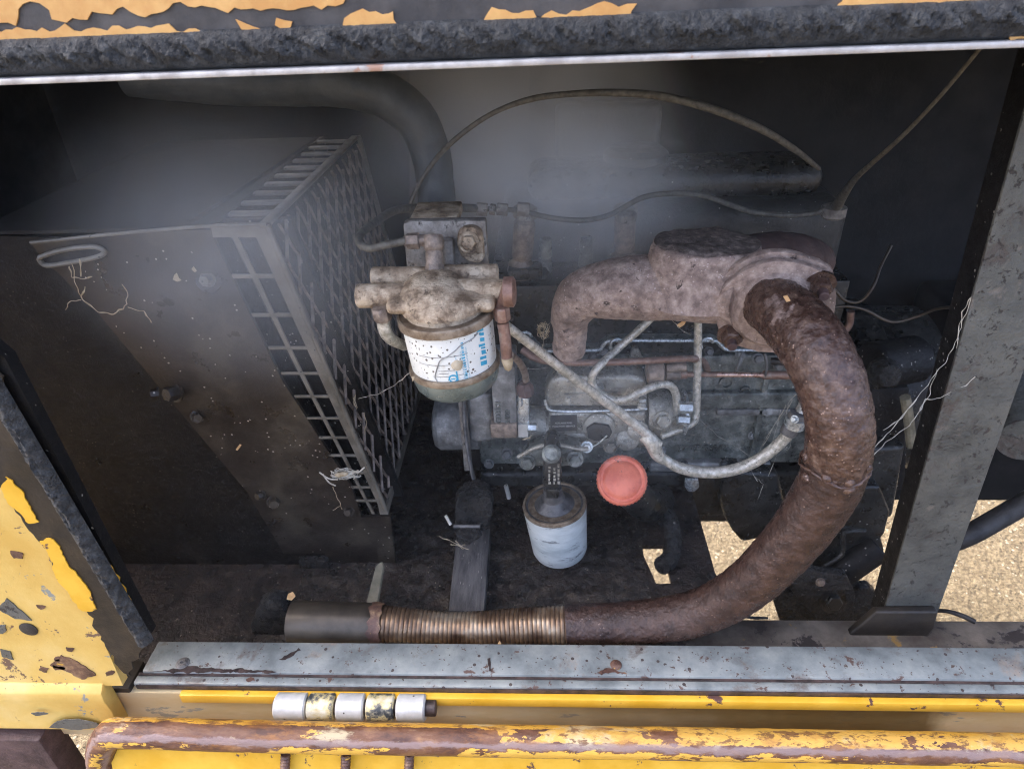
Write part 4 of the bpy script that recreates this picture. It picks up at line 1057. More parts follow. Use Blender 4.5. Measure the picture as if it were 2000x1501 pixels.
# ------------------------------------------------------------------ fuel filter
YFF = 0.60
ff = thing('fuel_filter', 'white-canister fuel filter with a dirty cast head and blue print', 'fuel filter', P(889, 790, YFF))
A, B = P(870, 604, YFF), P(889, 713, YFF)
AX = (B - A).normalized()
LF = (B - A).length
k0, k1 = mpp(A), mpp(B)
R0, R1 = 91 * k0, 82 * k1
can = mk('canister', lathe([(R0 * 0.95, 0.004), (R0 * .985, 0.005), (R0 + (R1 - R0) * .5, LF * .5), (R1, LF), (R1 * 0.985, LF + 0.003)], A, AX, 72), M['label'], ff)
def wrapcan(ang0, t0, tilt=0.0):
    """writing laid on the canister: x runs round it, y runs up it."""
    uu = Vector((1, 0, 0)); uu = (uu - AX * uu.dot(AX)).normalized()
    ww = AX.cross(uu).normalized()
    if ww.dot(TOCAM(A)) < 0: ww = -ww
    def f(v):
        x, y = (v.x * math.cos(tilt) - v.y * math.sin(tilt), v.x * math.sin(tilt) + v.y * math.cos(tilt))
        t = t0 - y
        R = R0 + (R1 - R0) * t / LF + 0.0003 + v.z
        a = ang0 + x / R
        return A + AX * t + (uu * math.sin(a) + ww * math.cos(a)) * R
    return f
def strip_on(ang0, t0, wid, hei, mat, name='print_line', n=14):
    f = wrapcan(ang0, t0)
    V = []
    for i in range(n + 1):
        for y in (0, hei):
            V.append(f(Vector((wid * i / n, y, 0))))
    return mk(name, (V, [(2 * i, 2 * i + 2, 2 * i + 3, 2 * i + 1) for i in range(n)]), mat, can)
for t, a, wdt in ((.46, -.62, .050), (.60, -.66, .048), (.70, -.20, .016), (.745, -.20, .010), (.80, -.36, .033), (.93, -.32, .026)):
    strip_on(a, LF * t, wdt, 0.0006, M['inkline'])
# columns of small blue print too fine to read, and a bold slanted one near the right edge
def print_column(ang0, t0, length, hgt, mat, name, gap=.35, slant=0.0):
    f = wrapcan(ang0, t0, math.pi / 2)
    V, Fc = [], []
    x = 0.0
    while x < length:
        wd = hgt * random.uniform(.35, .95)
        hh = hgt * random.choice((.7, .7, 1.0))
        k_ = len(V)
        V += [f(Vector((x, 0, 0))), f(Vector((x + wd * .6, 0, 0))), f(Vector((x + wd * .6 + slant, hh, 0))), f(Vector((x + slant, hh, 0)))]
        Fc.append((k_, k_ + 1, k_ + 2, k_ + 3))
        x += wd * .6 + hgt * gap * random.uniform(.6, 1.4)
    return mk(name, (V, Fc), M[mat], can, smooth=False)
random.seed(21)
print_column(.375, LF * .92, .034, .0022, 'greyprint', 'fine_print')
print_column(.43, LF * .98, .046, .0034, 'blue', 'blue_print')
print_column(.49, LF * .98, .040, .0020, 'greyprint', 'fine_print')
print_column(.24, LF * .62, .010, .0018, 'greyprint', 'fine_print')
print_column(.98, LF * .80, .044, .0085, 'blue', 'bold_print', .22, .002)
# round blue emblem with a bar
def ringon(ang0, t0, r0, r1, a0, a1, n=22):
    f = wrapcan(ang0, t0)
    V = []
    for i in range(n + 1):
        a = a0 + (a1 - a0) * i / n
        V += [f(Vector((math.cos(a) * r0, math.sin(a) * r0, 0))), f(Vector((math.cos(a) * r1, math.sin(a) * r1, 0)))]
    return mk('emblem', (V, [(2 * i, 2 * i + 2, 2 * i + 3, 2 * i + 1) for i in range(n)]), M['blue'], can)
ringon(.10, LF * .84, .0030, .0046, 0, 6.283)
strip_on(.10 + .0034 / R1, LF * .885, .0014, .0105, M['blue'], 'emblem', 2)
strip_on(.10 - .0020 / R1, LF * .855, .0040, .0012, M['blue'], 'emblem', 3)
# cracked thread of dirt down the label
crack = [(-.30, 1.0), (-.27, .93), (-.29, .86), (-.31, .8), (-.24, .68), (-.20, .62), (-.13, .52), (-.04, .47), (.06, .44), (.15, .40), (.25, .36), (.36, .30), (.5, .27), (.66, .25), (.8, .2)]
fz = wrapcan(0, 0)
mk('dirt_crack', tube([wrapcan(a, LF * t)(Vector((0, 0, 0.0001))) for a, t in crack], [0.0003 + 0.0005 * random.random() for _ in crack], 5, 4), M['inkline'], can)
# head casting
kA = mpp(A)
Rm = 96 * kA
head = mk('filter_head', lathe([(Rm * .80, 0.002), (Rm * .80, -0.005), (Rm * .88, -0.006), (Rm * .885, -0.008), (Rm * .87, -0.011), (Rm * .81, -0.0155), (Rm * .68, -0.0195), (Rm * .48, -0.0225), (Rm * .3, -0.025), (Rm * .2, -0.029), (0.0001, -0.030)], A, AX, 64), M['alloy'], ff, jitter=0.0008, jscale=110, angle=40)
mk('seal_ring', lathe([(Rm * .97, 0.0095), (Rm * 1.0, 0.0085), (Rm * 1.005, 0.002), (Rm * .99, 0.0), (Rm * .955, -0.0006), (Rm * .93, 0.0005), (Rm * .5, 0.0005)], A, AX, 64), M['ring'], ff, jitter=0.0004, jscale=120)
def hp(x, y, Y): return P(x, y, Y)
# flat shoulders (the wings seen each side of the dome)
mk('head_shoulder', boxw(P(757, 600, .585).x, P(968, 600, .585).x, .574, .65, A.z + 0.006, A.z + 0.019), M['alloy'], head, bevel=0.006, bseg=3, jitter=0.0005)
def port(x0, y0, x1, y1, Y, r, mat='alloy', name='port', nm=None):
    return mk(name, cyl(P(x0, y0, Y), P(x1, y1, Y), r, seg=28, ch=0.0012), M[mat], head, jitter=0.0004, jscale=120)
port(698, 578, 860, 575, .604, 0.0118)
port(727, 541, 860, 541, .632, 0.0105)
port(860, 568, 990, 570, .604, 0.0124)
port(850, 538, 973, 536, .635, 0.0108)
mk('port_plug', hexa(P(758, 538, .632), Vector((-.2, -.3, 1)), 0.009, 0.006), M['alloy'], head)
mk('casting_dome', lathe([(0.036, 0), (0.035, 0.006), (0.028, 0.014), (0.016, 0.019), (0.0001, 0.02)], P(850, 580, .60), Vector((0, -.2, 1)), 36), M['alloy'], head, jitter=0.001, jscale=90)
# centre post: union and vent bolt above the head
c0, c1 = P(850, 545, .622), P(846, 462, .640)
kc = mpp(c0); L = (c1 - c0).length
mk('centre_bolt', lathe([(19 * kc, 0), (20 * kc, L * .06), (19 * kc, L * .2), (15 * kc, L * .22), (15 * kc, L * .32), (17 * kc, L * .34), (17 * kc, L * .62), (15 * kc, L * .66), (18 * kc, L * .70), (20 * kc, L * .74), (20 * kc, L * .98), (17 * kc, L * 1.04)], c0, c1 - c0, 22), M['fitting'], ff)
mk('bolt_hexagon', lathe([(17 * kc, 0), (18.5 * kc, 0.002), (18.5 * kc, 0.012), (15 * kc, 0.015)], c0 + (c1 - c0) * .05, c1 - c0, 6), M['fitting'], ff)
mk('union_nut', lathe([(12 * kc, 0), (16 * kc, 0.001), (16 * kc, 0.0125), (12 * kc, 0.0135)], P(820, 470, .638), Vector((-1, 0, -.03)), 6), M['fitting'], ff)
mk('union_neck', cyl(P(845, 468, .638), P(790, 471, .638), 0.0055, seg=14), M['fitting'], ff)
# bracket plate behind with a boss and its hexagon bolt
br = mk('mounting_plate', polypx([(787, 437), (800, 432), (948, 431), (956, 560), (930, 575), (800, 575), (792, 500)], .668, .012), M['bracket'], ff, bevel=0.002, jitter=0.0006)
mk('plate_top', boxw(P(800, 430, .68).x, P(893, 430, .68).x, 0.682, .735, P(850, 432, .668).z - 0.012, P(850, 432, .668).z), M['alloy'], br, bevel=0.002)
mk('plate_boss', prism([P(x, y, .660) for x, y in ((892, 480), (893, 456), (905, 444), (925, 443), (940, 452), (944, 475), (946, 505), (936, 516), (916, 512), (900, 502))], Vector((0, .012, 0))), M['alloy'], br, bevel=0.003, jitter=0.0005)
mk('plate_bolt', hexa(P(916, 473, .658), Vector((0, -1, .25)), 0.0078, 0.009, 1.35), M['alloy'], br)
mk('plate_rib', boxpx(868, 470, 888, 560, .655, .014), M['bracket'], br, bevel=0.003)
# bowl and its retaining ring
b0 = A + AX * (LF - 0.006)
mk('retaining_ring', lathe([(R1 * 1.0, -0.001), (R1 * 1.075, -0.001), (R1 * 1.09, 0.001), (R1 * 1.09, 0.005), (R1 * 1.05, 0.0065)], b0, AX, 64), M['ring'], ff)
mk('bowl', lathe([(R1 * 1.05, 0.006), (R1 * 1.055, 0.008), (R1 * 1.0, 0.02), (R1 * .88, 0.027), (R1 * .6, 0.031), (R1 * .2, 0.033), (0.0001, 0.033)], b0, AX, 64), M['bowl'], ff)
# copper banjo and stub pipe on the right
bj = mk('banjo_fitting', lathe([(0.011, 0), (0.0145, 0.001), (0.0145, 0.0095), (0.0115, 0.0115), (0.007, 0.012)], P(983, 570, .590), Vector((1, -.05, .03)), 24), M['copper'], ff)
mk('banjo_arm', prism([P(965, 605, .587), P(1000, 600, .587), P(1002, 560, .587), P(985, 548, .587)], Vector((0, .012, 0))), M['copper'], bj, bevel=0.003)
mk('sleeve_nut', lathe([(13 * kA, 0), (15.5 * kA, 0.001), (15.5 * kA, 0.013), (11 * kA, 0.015)], P(979, 600, .585), P(984, 640, .585) - P(979, 600, .585), 6), M['copper'], bj)
mk('stub_pipe', tube([P(982, 630, .585), P(987, 665, .583), P(990, 700, .581)], [11.5 * kA, 11.5 * kA, 11 * kA], 16, 5), M['copper'], bj)
mk('pipe_grub', lathe([(0.0055, 0), (0.0058, 0.004), (0.004, 0.012), (0.001, 0.015)], P(990, 698, .580), AX, 12), M['straw'], bj)
# pale elbow under the left port
el = mk('elbow_nut', lathe([(0.0085, 0), (0.0095, 0.002), (0.0095, 0.011), (0.007, 0.0145)], P(743, 600, .592), AX, 8), M['fitting'], ff)
mk('elbow_pipe', tube([P(748, 622, .592), P(752, 645, .594), P(764, 662, .602), P(790, 676, .63)], [0.0068, 0.0066, 0.006, 0.005], 14, 6), M['steel'], el)
gb = lathe([(0.0042, 0), (0.0055, 0.0007), (0.004, 0.0016), (0.0008, 0.002)], wrapcan(.235, LF * .60)(Vector((0, 0, 0))), TOCAM(A), 12)
mk('mud_dab', gb, M['straw'], can, jitter=0.0012, jscale=300)

# ------------------------------------------------------------------ pipes and cables
def line(name, pts, px, mat, label, cat, group=None, seg=12, n=8):
    p3 = [P(*q[:3]) for q in pts]
    rr_ = [(q[3] if len(q) > 3 else px) * mpp(p) for q, p in zip(pts, p3)]
    o = mk(name, tube(p3, rr_, seg, n), mat, None)
    tag(o, label, cat, group)
    return o
line('fuel_pipe', [(793, 470, .636), (755, 478, .636), (722, 485, .640), (702, 474, .65), (704, 458, .67), (728, 438, .71), (765, 414, .78), (800, 407, .85), (870, 405, .93), (932, 407, .99)], 8, M['greycable'], 'grey fuel pipe looping left from the filter head and back over the bracket', 'fuel pipe', n=10)
lo_ = [(925, 407, .99), (1000, 410, 1.0), (1020, 412, 1.0), (1055, 421, 1.0), (1095, 428, 1.0), (1145, 430, 1.0), (1190, 420, 1.0), (1222, 403, 1.0), (1255, 386, 1.0), (1295, 379, 1.0), (1345, 378, 1.0), (1385, 385, 1.0), (1420, 398, 1.0), (1470, 414, 1.0), (1530, 420, 1.0), (1585, 417, 1.0), (1625, 402, 1.0), (1650, 385, 1.0)]
leak = thing('leak_off_pipe', 'thin wavy grey pipe linking the tops of the injectors', 'fuel pipe', P(1200, 420, 1.0))
p3 = [P(*q) for q in lo_]
mk('pipe_run', tube(p3, 5.2 * mpp(p3[0]), 10, 8), M['greycable'], leak)
for x0, x1, r in ((930, 952, 13), (956, 968, 11), (970, 992, 12), (1010, 1034, 14)):
    mk('pipe_nut', cyl(P(x0, 408, .99), P(x1, 410, .99), r * mpp(P(x0, 408, .99)), seg=6, ch=0.001), M['bracket'], leak)
mk('banjo_union', lathe([(0.014, 0), (0.016, 0.003), (0.016, 0.012), (0.011, 0.016)], P(1222, 432, 1.0), UP, 14), M['bracket'], leak)
mk('banjo_union', lathe([(0.014, 0), (0.018, 0.003), (0.018, 0.016), (0.011, 0.02)], P(1625, 425, 1.0), UP, 14), M['bracket'], leak)
line('throttle_cable', [(800, 402, .93, 4), (808, 380, .93, 4), (830, 340, .93, 4), (868, 292, .92, 5), (920, 248, .91, 5), (975, 215, .90, 5), (1040, 193, .89, 6), (1110, 184, .88, 6), (1180, 181, .86, 7), (1260, 184, .85, 7.5), (1330, 196, .84, 8), (1400, 216, .83, 8), (1460, 240, .83, 8), (1510, 265, .84, 7), (1560, 298, .86, 6), (1600, 330, .90, 4)], 5, M['greycable'], 'grey cable arching high across the back of the bay', 'cable')
cab = line('stop_cable', [(1950, 50, .62, 4), (1895, 118, .65, 4), (1830, 195, .70, 4), (1760, 268, .76, 4.5), (1700, 322, .84, 5), (1668, 352, .9, 6), (1645, 385, .96, 9), (1630, 410, 1.0, 11)], 5, M['greycable'], 'straight thin cable running up to the upper corner beside the grey post', 'cable')
line('hose_to_strainer', [(990, 636, .70, 9), (1010, 652, .71), (1130, 745, .76), (1212, 806, .79), (1262, 846, .80), (1287, 868, .80)], 9.5, M['steel'], 'long straight grey pipe slanting down across the injection pump', 'fuel pipe')
sl = line('return_hose', [(1258, 848, .805, 14), (1272, 862, .80, 15), (1285, 888, .80, 13), (1300, 898, .80, 10), (1325, 912, .80, 11), (1365, 921, .80, 11.5), (1410, 921, .80, 11.5), (1455, 910, .80, 11.5), (1495, 888, .80, 11.5), (1530, 858, .80, 11.5), (1552, 826, .80, 12), (1570, 795, .81, 12), (1592, 768, .83, 12)], 11, M['steel'], 'thicker grey hose hanging in a curve from the pump to the exhaust bend', 'hose')
tip = mk('hose_sleeve', tube([P(1538, 846, .799), P(1552, 822, .799), P(1560, 806, .799)], [0.0115, 0.012, 0.0115], 14, 4), M['strap'], sl)
line('injector_pipe', [(1275, 618, .92), (1250, 642, .91), (1205, 682, .90), (1170, 715, .868), (1156, 737, .862), (1160, 757, .860), (1178, 772, .858), (1198, 781, .858), (1222, 779, .858), (1250, 766, .860), (1278, 754, .87), (1300, 750, .88), (1314, 757, .885), (1321, 775, .89), (1321, 800, .89), (1318, 835, .90)], 7.8, M['steel'], 'bent grey injector pipe shaped like a hook over the pump cover', 'injector pipe', 'grey steel injector pipes', n=10)
line('injector_pipe', [(1363, 610, .93, 8), (1363, 680, .925, 8), (1361, 760, .915, 8), (1359, 812, .905, 7.5), (1352, 826, .90, 7), (1330, 838, .89, 6), (1292, 852, .88, 6)], 8, M['steel'], 'upright grey injector pipe dropping from the manifold to the pump end', 'injector pipe', 'grey steel injector pipes')
line('copper_pipe', [(1020, 682, .91, 8), (1045, 698, .90, 8), (1080, 706, .885), (1150, 708, .88), (1230, 706, .88), (1300, 702, .89), (1350, 700, .91), (1372, 705, .94), (1382, 722, .95)], 7, M['copper'], 'dusty copper pipe lying level above the pump cover', 'copper pipe')
line('lower_stub_pipe', [(998, 692, .74, 6), (1015, 708, .78), (1025, 728, .82), (1027, 742, .83, 7)], 7, M['fitting'], 'short brown pipe bending down from the copper banjo to a nut', 'fuel pipe')
cr = thing('throttle_rod', 'scraped copper control rod with collars reaching to the exhaust bend', 'control rod', P(1430, 745, .92))
def seg_(x0, x1, r, mt, nm, y0=731, y1=731):
    a, b = P(x0, y0, .92), P(x1, y1, .92)
    return mk(nm, cyl(a, b, r * mpp(a), seg=16, ch=0.0008), M[mt], cr)
seg_(1338, 1400, 5.5, 'copper', 'rod')
seg_(1398, 1492, 5.5, 'shinycopper', 'rod_scraped', 731, 732)
seg_(1490, 1506, 9, 'copper', 'rod_collar', 732, 732)
seg_(1504, 1570, 8.5, 'copper', 'rod_sleeve', 732, 733)
seg_(1300, 1328, 11, 'fitting', 'rod_fork', 731, 731)
seg_(1328, 1342, 9, 'copper', 'rod_nut', 731, 731)
mk('rod_clip', tube([P(1494, 738, .915), P(1498, 712, .915), P(1494, 690, .92)], 0.002, 8, 4), M['strap'], cr)
line('black_pipe_stub', [(1506, 705, .93, 7), (1540, 706, .92, 8)], 8, M['rubber'], 'short black stub pipe tucked behind the exhaust bend', 'pipe')
random.seed(3)
for lab, pts in (('dark looping wire in the shadow behind the exhaust bend', [(1625, 560, .95), (1650, 586, .95), (1680, 588, .95), (1705, 560, .95), (1720, 520, .97), (1740, 480, 1.0)]),
                 ('dark wire sagging between the exhaust bend and the grey post', [(1620, 600, .95), (1655, 598, .95), (1690, 605, .95), (1740, 628, .95), (1790, 618, .95), (1830, 603, .93), (1880, 598, .88)]),):
    line('loose_wire', pts, 3, M['outlet'], lab, 'wire', 'loose wires behind the exhaust bend')
line('heater_hose', [(1640, 655, 1.0, 7), (1658, 635, 1.0, 7), (1662, 608, 1.0, 7)], 7, M['copper'], 'short brown hose curving behind the exhaust bend', 'hose')

# small bolts and clamps along the engine
for x, y, r in ((1480, 700, .007), (1520, 715, .006), (1500, 800, .008), (1545, 770, .007), (1395, 790, .006), (1290, 880, .007), (1470, 850, .006), (990, 885, .008), (955, 905, .007), (1180, 690, .006), (1445, 690, .006)):
    mk('block_bolt', hexa(P(x, y, YE - .002), Vector((0, -1, .3)), r, r * 1.0), M['casegrey'], eng)
mk('block_rib', boxpx(1478, 735, 1490, 900, YE - .010, .014), M['engine'], eng, bevel=.003)
mk('block_rib', boxpx(1400, 800, 1560, 812, YE - .010, .014), M['casegrey'], eng, bevel=.003)
mk('brace_strut', tube([P(1452, 690, .96), P(1436, 730, .96)], .004, 8, 2), M['casegrey'], eng)
mk('hose_clamp', tube([P(1550, 832, .799), P(1556, 816, .799)], .0142, 16, 2), M['bright'], sl)
mk('clamp_screw', hexa(P(1553, 818, .785), Vector((-.6, -.6, .3)), .004, .008), M['bright'], sl)

# ------------------------------------------------------------------ injection pump
YP_ = 0.88
pump = thing('injection_pump', 'grimy grey injection pump with a black name plate and a bolted top cover', 'injection pump', P(1150, 860, YP_))
k = mpp(P(1150, 830, YP_))
pa, pb = P(1032, 833, YP_ + .035), P(1268, 830, YP_ + .035)
low = mk('pump_body', lathe([(36 * k, 0), (40 * k, 0.004), (40 * k, (pb - pa).length - 0.004), (36 * k, (pb - pa).length)], Vector((pa.x, YP_ + .03, pa.z)), Vector((1, 0, 0)), 40), M['pump'], pump, jitter=0.0008)
mk('body_block', boxpx(1072, 806, 1262, 850, YP_ - .002, .06), M['pump'], pump, bevel=0.006, bseg=3, jitter=0.0004)
cov = mk('top_cover', prism([P(x, y, YP_ + .002) for x, y in ((1068, 796), (1064, 780), (1066, 762), (1074, 744), (1090, 736), (1240, 734), (1262, 742), (1266, 796))], Vector((0, .042, 0))), M['pump'], pump, bevel=0.012, bseg=5, jitter=0.0009, jscale=70)
mk('cover_seam', tube([P(1064, 780, YP_ - .002), P(1068, 794, YP_ - .004), P(1078, 801, YP_ - .004), P(1120, 803, YP_ - .004), P(1200, 801, YP_ - .004), P(1264, 798, YP_ - .004)], 0.0022, 8, 4), M['bright'], pump)
mk('cover_rib', prism([P(1105, 746, YP_), P(1185, 744, YP_), P(1187, 749, YP_), P(1105, 752, YP_)], Vector((0, .01, 0))), M['pump'], cov, bevel=0.0008)
mk('cover_lip', prism([P(1102, 770, YP_ - .001), P(1206, 766, YP_ - .001), P(1206, 769, YP_ - .001), P(1102, 773, YP_ - .001)], Vector((0, .006, 0))), M['pump'], cov)
for x, y, r in ((1110, 780, .004), (1098, 722, .006), (1165, 744, .005), (1170, 757, .006)):
    mk('cover_screw', hexa(P(x, y, YP_ - .004), Vector((0, -1, .3)), r, r * 1.1), M['pump'], cov)
# name plate
plx = [P(1075, 812, YP_ - .0045), P(1127, 811, YP_ - .0045), P(1127, 841, YP_ - .0045), P(1075, 842, YP_ - .0045)]
npl = mk('name_plate', prism(plx, Vector((0, .002, 0))), M['plate'], pump)
xd = plx[1] - plx[0]; W = xd.length; ydv = plx[0] - plx[3]
for txt, x0, y0, wm in (('ADELAIDE FUEL', .17, .50, .66), ('INJECTION SERVICE', .07, .29, .86)):
    o_ = plx[3] + xd * x0 + ydv * y0 + Vector((0, -.0007, 0))
    text(txt, .0042 if wm > .5 else .0032, o_, xd, ydv, M['platetext'], npl, 'plate_lettering', depth=0.0003, wmax=W * wm)
# throttle boss and lever
bs = P(1170, 838, YP_ - .010)
mk('throttle_boss', lathe([(0.026, 0.0), (0.025, 0.008), (0.020, 0.012), (0.011, 0.013)], bs + Vector((0, .010, 0)), Vector((0, -1, .1)), 32), M['pump'], pump, jitter=0.0004)
mk('throttle_lever', prism([P(x, y, YP_ - .018) for x, y in ((1145, 838), (1160, 828), (1190, 832), (1196, 845), (1190, 856), (1164, 862), (1148, 856))], Vector((0, .006, 0))), M['enginedark'], pump, bevel=0.0015)
mk('lever_spring', tube([P(1186, 850, YP_ - .02), P(1165, 868, YP_ - .022), P(1147, 874, YP_ - .022)], 0.0014, 8, 3), M['bright'], pump)
mk('lever_nut', hexa(P(1146, 872, YP_ - .022), Vector((0, -1, .4)), 0.007, 0.008), M['bright'], pump)
mk('side_boss', lathe([(0.017, 0), (0.016, 0.006), (0.011, 0.009)], P(1245, 838, YP_ - .002), Vector((0, -1, .2)), 24), M['pump'], pump)
mk('side_boss', lathe([(0.019, 0), (0.018, 0.007), (0.012, 0.010)], P(1225, 856, YP_ + .002), Vector((0, -1, .2)), 24), M['pump'], pump)
mk('lower_bolt', hexa(P(1192, 870, YP_), Vector((0, -1, .3)), 0.009, 0.010), M['pump'], pump)
# delivery head on the right with unions
da, db = P(1262, 808, YP_ + .03), P(1338, 806, YP_ + .03)
hd = mk('delivery_head', lathe([(44 * k, 0), (47 * k, 0.004), (46 * k, 0.03), (40 * k, 0.038), (40 * k, (db - da).length)], Vector((da.x, YP_ + .035, da.z)), Vector((1, 0, 0)), 36), M['pump'], pump, jitter=0.0006)
mk('delivery_union', cyl(P(1325, 795, YP_), P(1352, 796, YP_), 0.0095, seg=6, ch=0.001), M['bright'], hd)
mk('delivery_union', cyl(P(1322, 818, YP_), P(1346, 820, YP_), 0.0085, seg=6, ch=0.001), M['bright'], hd)
mk('delivery_plug', hexa(P(1292, 820, YP_ - .012), Vector((.2, -1, .2)), 0.011, 0.010), M['pump'], hd)
mk('delivery_rim', lathe([(42 * k, 0), (46 * k, 0.002), (46 * k, 0.006), (40 * k, 0.008)], Vector((P(1330, 808, YP_ + .03).x, YP_ + .035, da.z)), Vector((1, 0, 0)), 32), M['bright'], hd)
mk('vent_screw', lathe([(0.006, 0), (0.0075, 0.002), (0.006, 0.005), (0.0075, 0.008), (0.006, 0.011), (0.0075, 0.014), (0.005, 0.018)], P(1253, 796, YP_ - .004), UP, 14), M['pump'], pump)
mk('fuel_elbow', lathe([(0.013, 0), (0.016, 0.003), (0.016, 0.024), (0.011, 0.027)], P(1262, 728, YP_ + .01), Vector((1, 0, .05)), 20), M['fitting'], pump)
mk('fuel_stub', cyl(P(1300, 718, YP_ + .02), P(1340, 716, YP_ + .02), 0.0075, seg=14, ch=.001), M['fitting'], pump)
mk('pipe_nut', lathe([(0.009, 0), (0.0125, 0.003), (0.0125, 0.016), (0.008, 0.022)], P(1027, 772, .83), P(1022, 735, .83) - P(1027, 772, .83), 8), M['darkrust'], pump)
# flange bracket with cast lettering on the left
fbx = mk('mounting_bracket', boxpx(961, 716, 1008, 828, .850, .07), M['casegrey'], pump, bevel=0.003, jitter=0.0006)
mk('bracket_foot', boxpx(958, 828, 1010, 856, .846, .06), M['fitting'], pump, bevel=0.002, jitter=0.0008)
mk('bracket_web', boxpx(914, 770, 962, 866, .875, .05), M['casegrey'], pump, bevel=0.01, bseg=3)
for txt, xx, hh in (('CD3152', 975, .0115), ('54/20', 992, .0105)):
    o_ = P(xx, 822, .8485)
    text(txt, hh, P(xx + 4, 826, .8485), UP, Vector((-1, 0, 0)), M['engine'], fbx, 'cast_lettering', depth=0.002)
mk('pump_flange', boxpx(1010, 778, 1034, 856, .858, .06), M['bright'], pump, bevel=0.002, jitter=0.0007)
mk('paint_patch', boxpx(1012, 829, 1031, 853, .8565, .002), M['white'], pump)
mk('pump_nose', lathe([(0.03, 0), (0.034, 0.006), (0.030, 0.03)], P(1030, 830, YP_ + .03), Vector((1, 0, 0)), 28), M['pump'], pump)
mk('flange_nut', cyl(P(1030, 834, .855), P(1048, 834, .855), 0.0075, seg=6, ch=.001), M['bright'], pump)
mk('flange_edge', cyl(P(1016, 792, .856), P(1016, 770, .856), 0.004, seg=10), M['bright'], pump)

# ------------------------------------------------------------------ oil filter, filler, drain
of = thing('oil_filter', 'grey-white spin-on oil filter can under a black cast arm', 'oil filter', P(1094, 1080, .80))
A, B = P(1083, 984, .80), P(1094, 1072, .80)
ax = (B - A).normalized(); L = (B - A).length
ka, kb = mpp(A), mpp(B)
r0, r1 = 62 * ka, 53 * kb
mk('filter_can', lathe([(r0 * .97, 0.0), (r0, 0.002), (r0, 0.006), (r0 * .985, 0.009), (r0 * .985, 0.012), (r0 + (r1 - r0) * .35, L * .35), (r1, L * .93), (r1 * .94, L), (r1 * .8, L + .004), (0.0001, L + .005)], A, ax, 64), M['oilfilter'], of)
mk('can_rim', lathe([(r0 * .90, -0.001), (r0 * .93, -0.004), (r0 * .99, -0.004), (r0 * 1.01, -0.001), (r0 * 1.005, 0.003)], A, ax, 64), M['ring'], of)
mk('filter_neck', lathe([(r0 * .62, -0.002), (r0 * .50, -0.007), (r0 * .36, -0.013), (r0 * .30, -0.026), (r0 * .28, -0.034)], A, ax, 40), M['filtertop'], of)
mk('can_top', lathe([(r0 * .93, 0.0025), (r0 * .9, -0.002), (r0 * .84, -0.0015), (r0 * .8, 0.003), (r0 * .55, -0.003), (r0 * .3, -0.006), (0.0001, -0.006)], A, ax, 64), M['filtertop'], of)
a0, a1 = P(1078, 958, .79), P(1077, 890, .81)
arm = mk('filter_arm', prism([P(x, y, .775) for x, y in ((1064, 885), (1070, 878), (1086, 878), (1094, 886), (1098, 930), (1095, 950), (1090, 955), (1066, 955), (1060, 948))], Vector((0, .035, 0.012))), M['enginedark'], of, bevel=0.004, bseg=3, jitter=0.0005)
mk('arm_nut', boxpx(1066, 955, 1092, 974, .778, .03), M['enginedark'], of, bevel=0.003)
mk('arm_cap', lathe([(0.013, 0), (0.0135, 0.003), (0.010, 0.006), (0.0085, 0.0045), (0.0001, 0.004)], P(1077, 886, .768), Vector((0, -.8, .6)), 24), M['engine'], arm)
random.seed(8)
for col_ in (1071, 1081, 1089):
    yy_ = 945
    while yy_ > 912:
        hh_ = random.uniform(3, 6)
        mk('raised_mark', boxpx(col_, yy_ - hh_, col_ + random.uniform(3, 5), yy_, .7738, .0016), M['pump'], arm)
        yy_ -= hh_ + random.uniform(2, 4)
flg = mk('filter_flange', polypx([(1018, 905), (1030, 888), (1060, 876), (1100, 874), (1136, 884), (1138, 908), (1100, 912), (1050, 912)], .83, .04), M['engine'], of, bevel=0.005, bseg=3)
mk('flange_bolt', hexa(P(1123, 896, .822), Vector((0, -1, .25)), 0.0095, 0.010), M['engine'], of)
mk('flange_bolt', hexa(P(1030, 902, .826), Vector((0, -1, .25)), 0.0095, 0.010), M['engine'], of)
mk('flange_rim', tube([P(1012, 892, .825), P(1045, 874, .82), P(1080, 868, .82), P(1130, 876, .822), P(1148, 876, .825)], 0.0035, 8, 5), M['pump'], of)

cap = thing('oil_filler_cap', 'round faded red cap on the oil filler tube', 'oil filler cap', P(1215, 985, .80))
c = P(1215, 937, .80)
axc = (TOCAM(c) + Vector((0.06, 0, 0.10))).normalized()
kc = mpp(c)
Rc = 49 * kc
mk('cap_top', lathe([(Rc * .96, -0.016), (Rc, -0.013), (Rc, -0.003), (Rc * .97, 0.0), (Rc * .90, 0.0015), (Rc * .86, -0.0008), (Rc * .81, -0.0006), (Rc * .74, 0.0022), (Rc * .6, 0.0044), (Rc * .3, 0.0066), (0.0001, 0.0072)], c, axc, 64), M['red'], cap)
mk('cap_groove', lathe([(Rc * .885, 0.0012), (Rc * .90, 0.0021), (Rc * .875, 0.0021), (Rc * .85, 0.0010)], c, axc, 56), M['red'], cap)
for i in range(40):
    a_ = 2 * math.pi * i / 40
    uq, vq = frame(axc)
    d_ = uq * math.cos(a_) + vq * math.sin(a_)
    mk('grip_rib', bar(c + d_ * Rc * .99 - axc * .0125, c + d_ * Rc * .99 - axc * .004, .0022, .0022, d_), M['red'], cap)
line_c = [c - axc * 0.012, c - axc * 0.045 + Vector((0.01, 0, -0.01)), P(1262, 985, .86), P(1285, 975, .95)]
mk('filler_neck', tube(line_c, [Rc * .72, Rc * .7, Rc * .75, Rc * .8], 24, 6), M['enginedark'], cap)
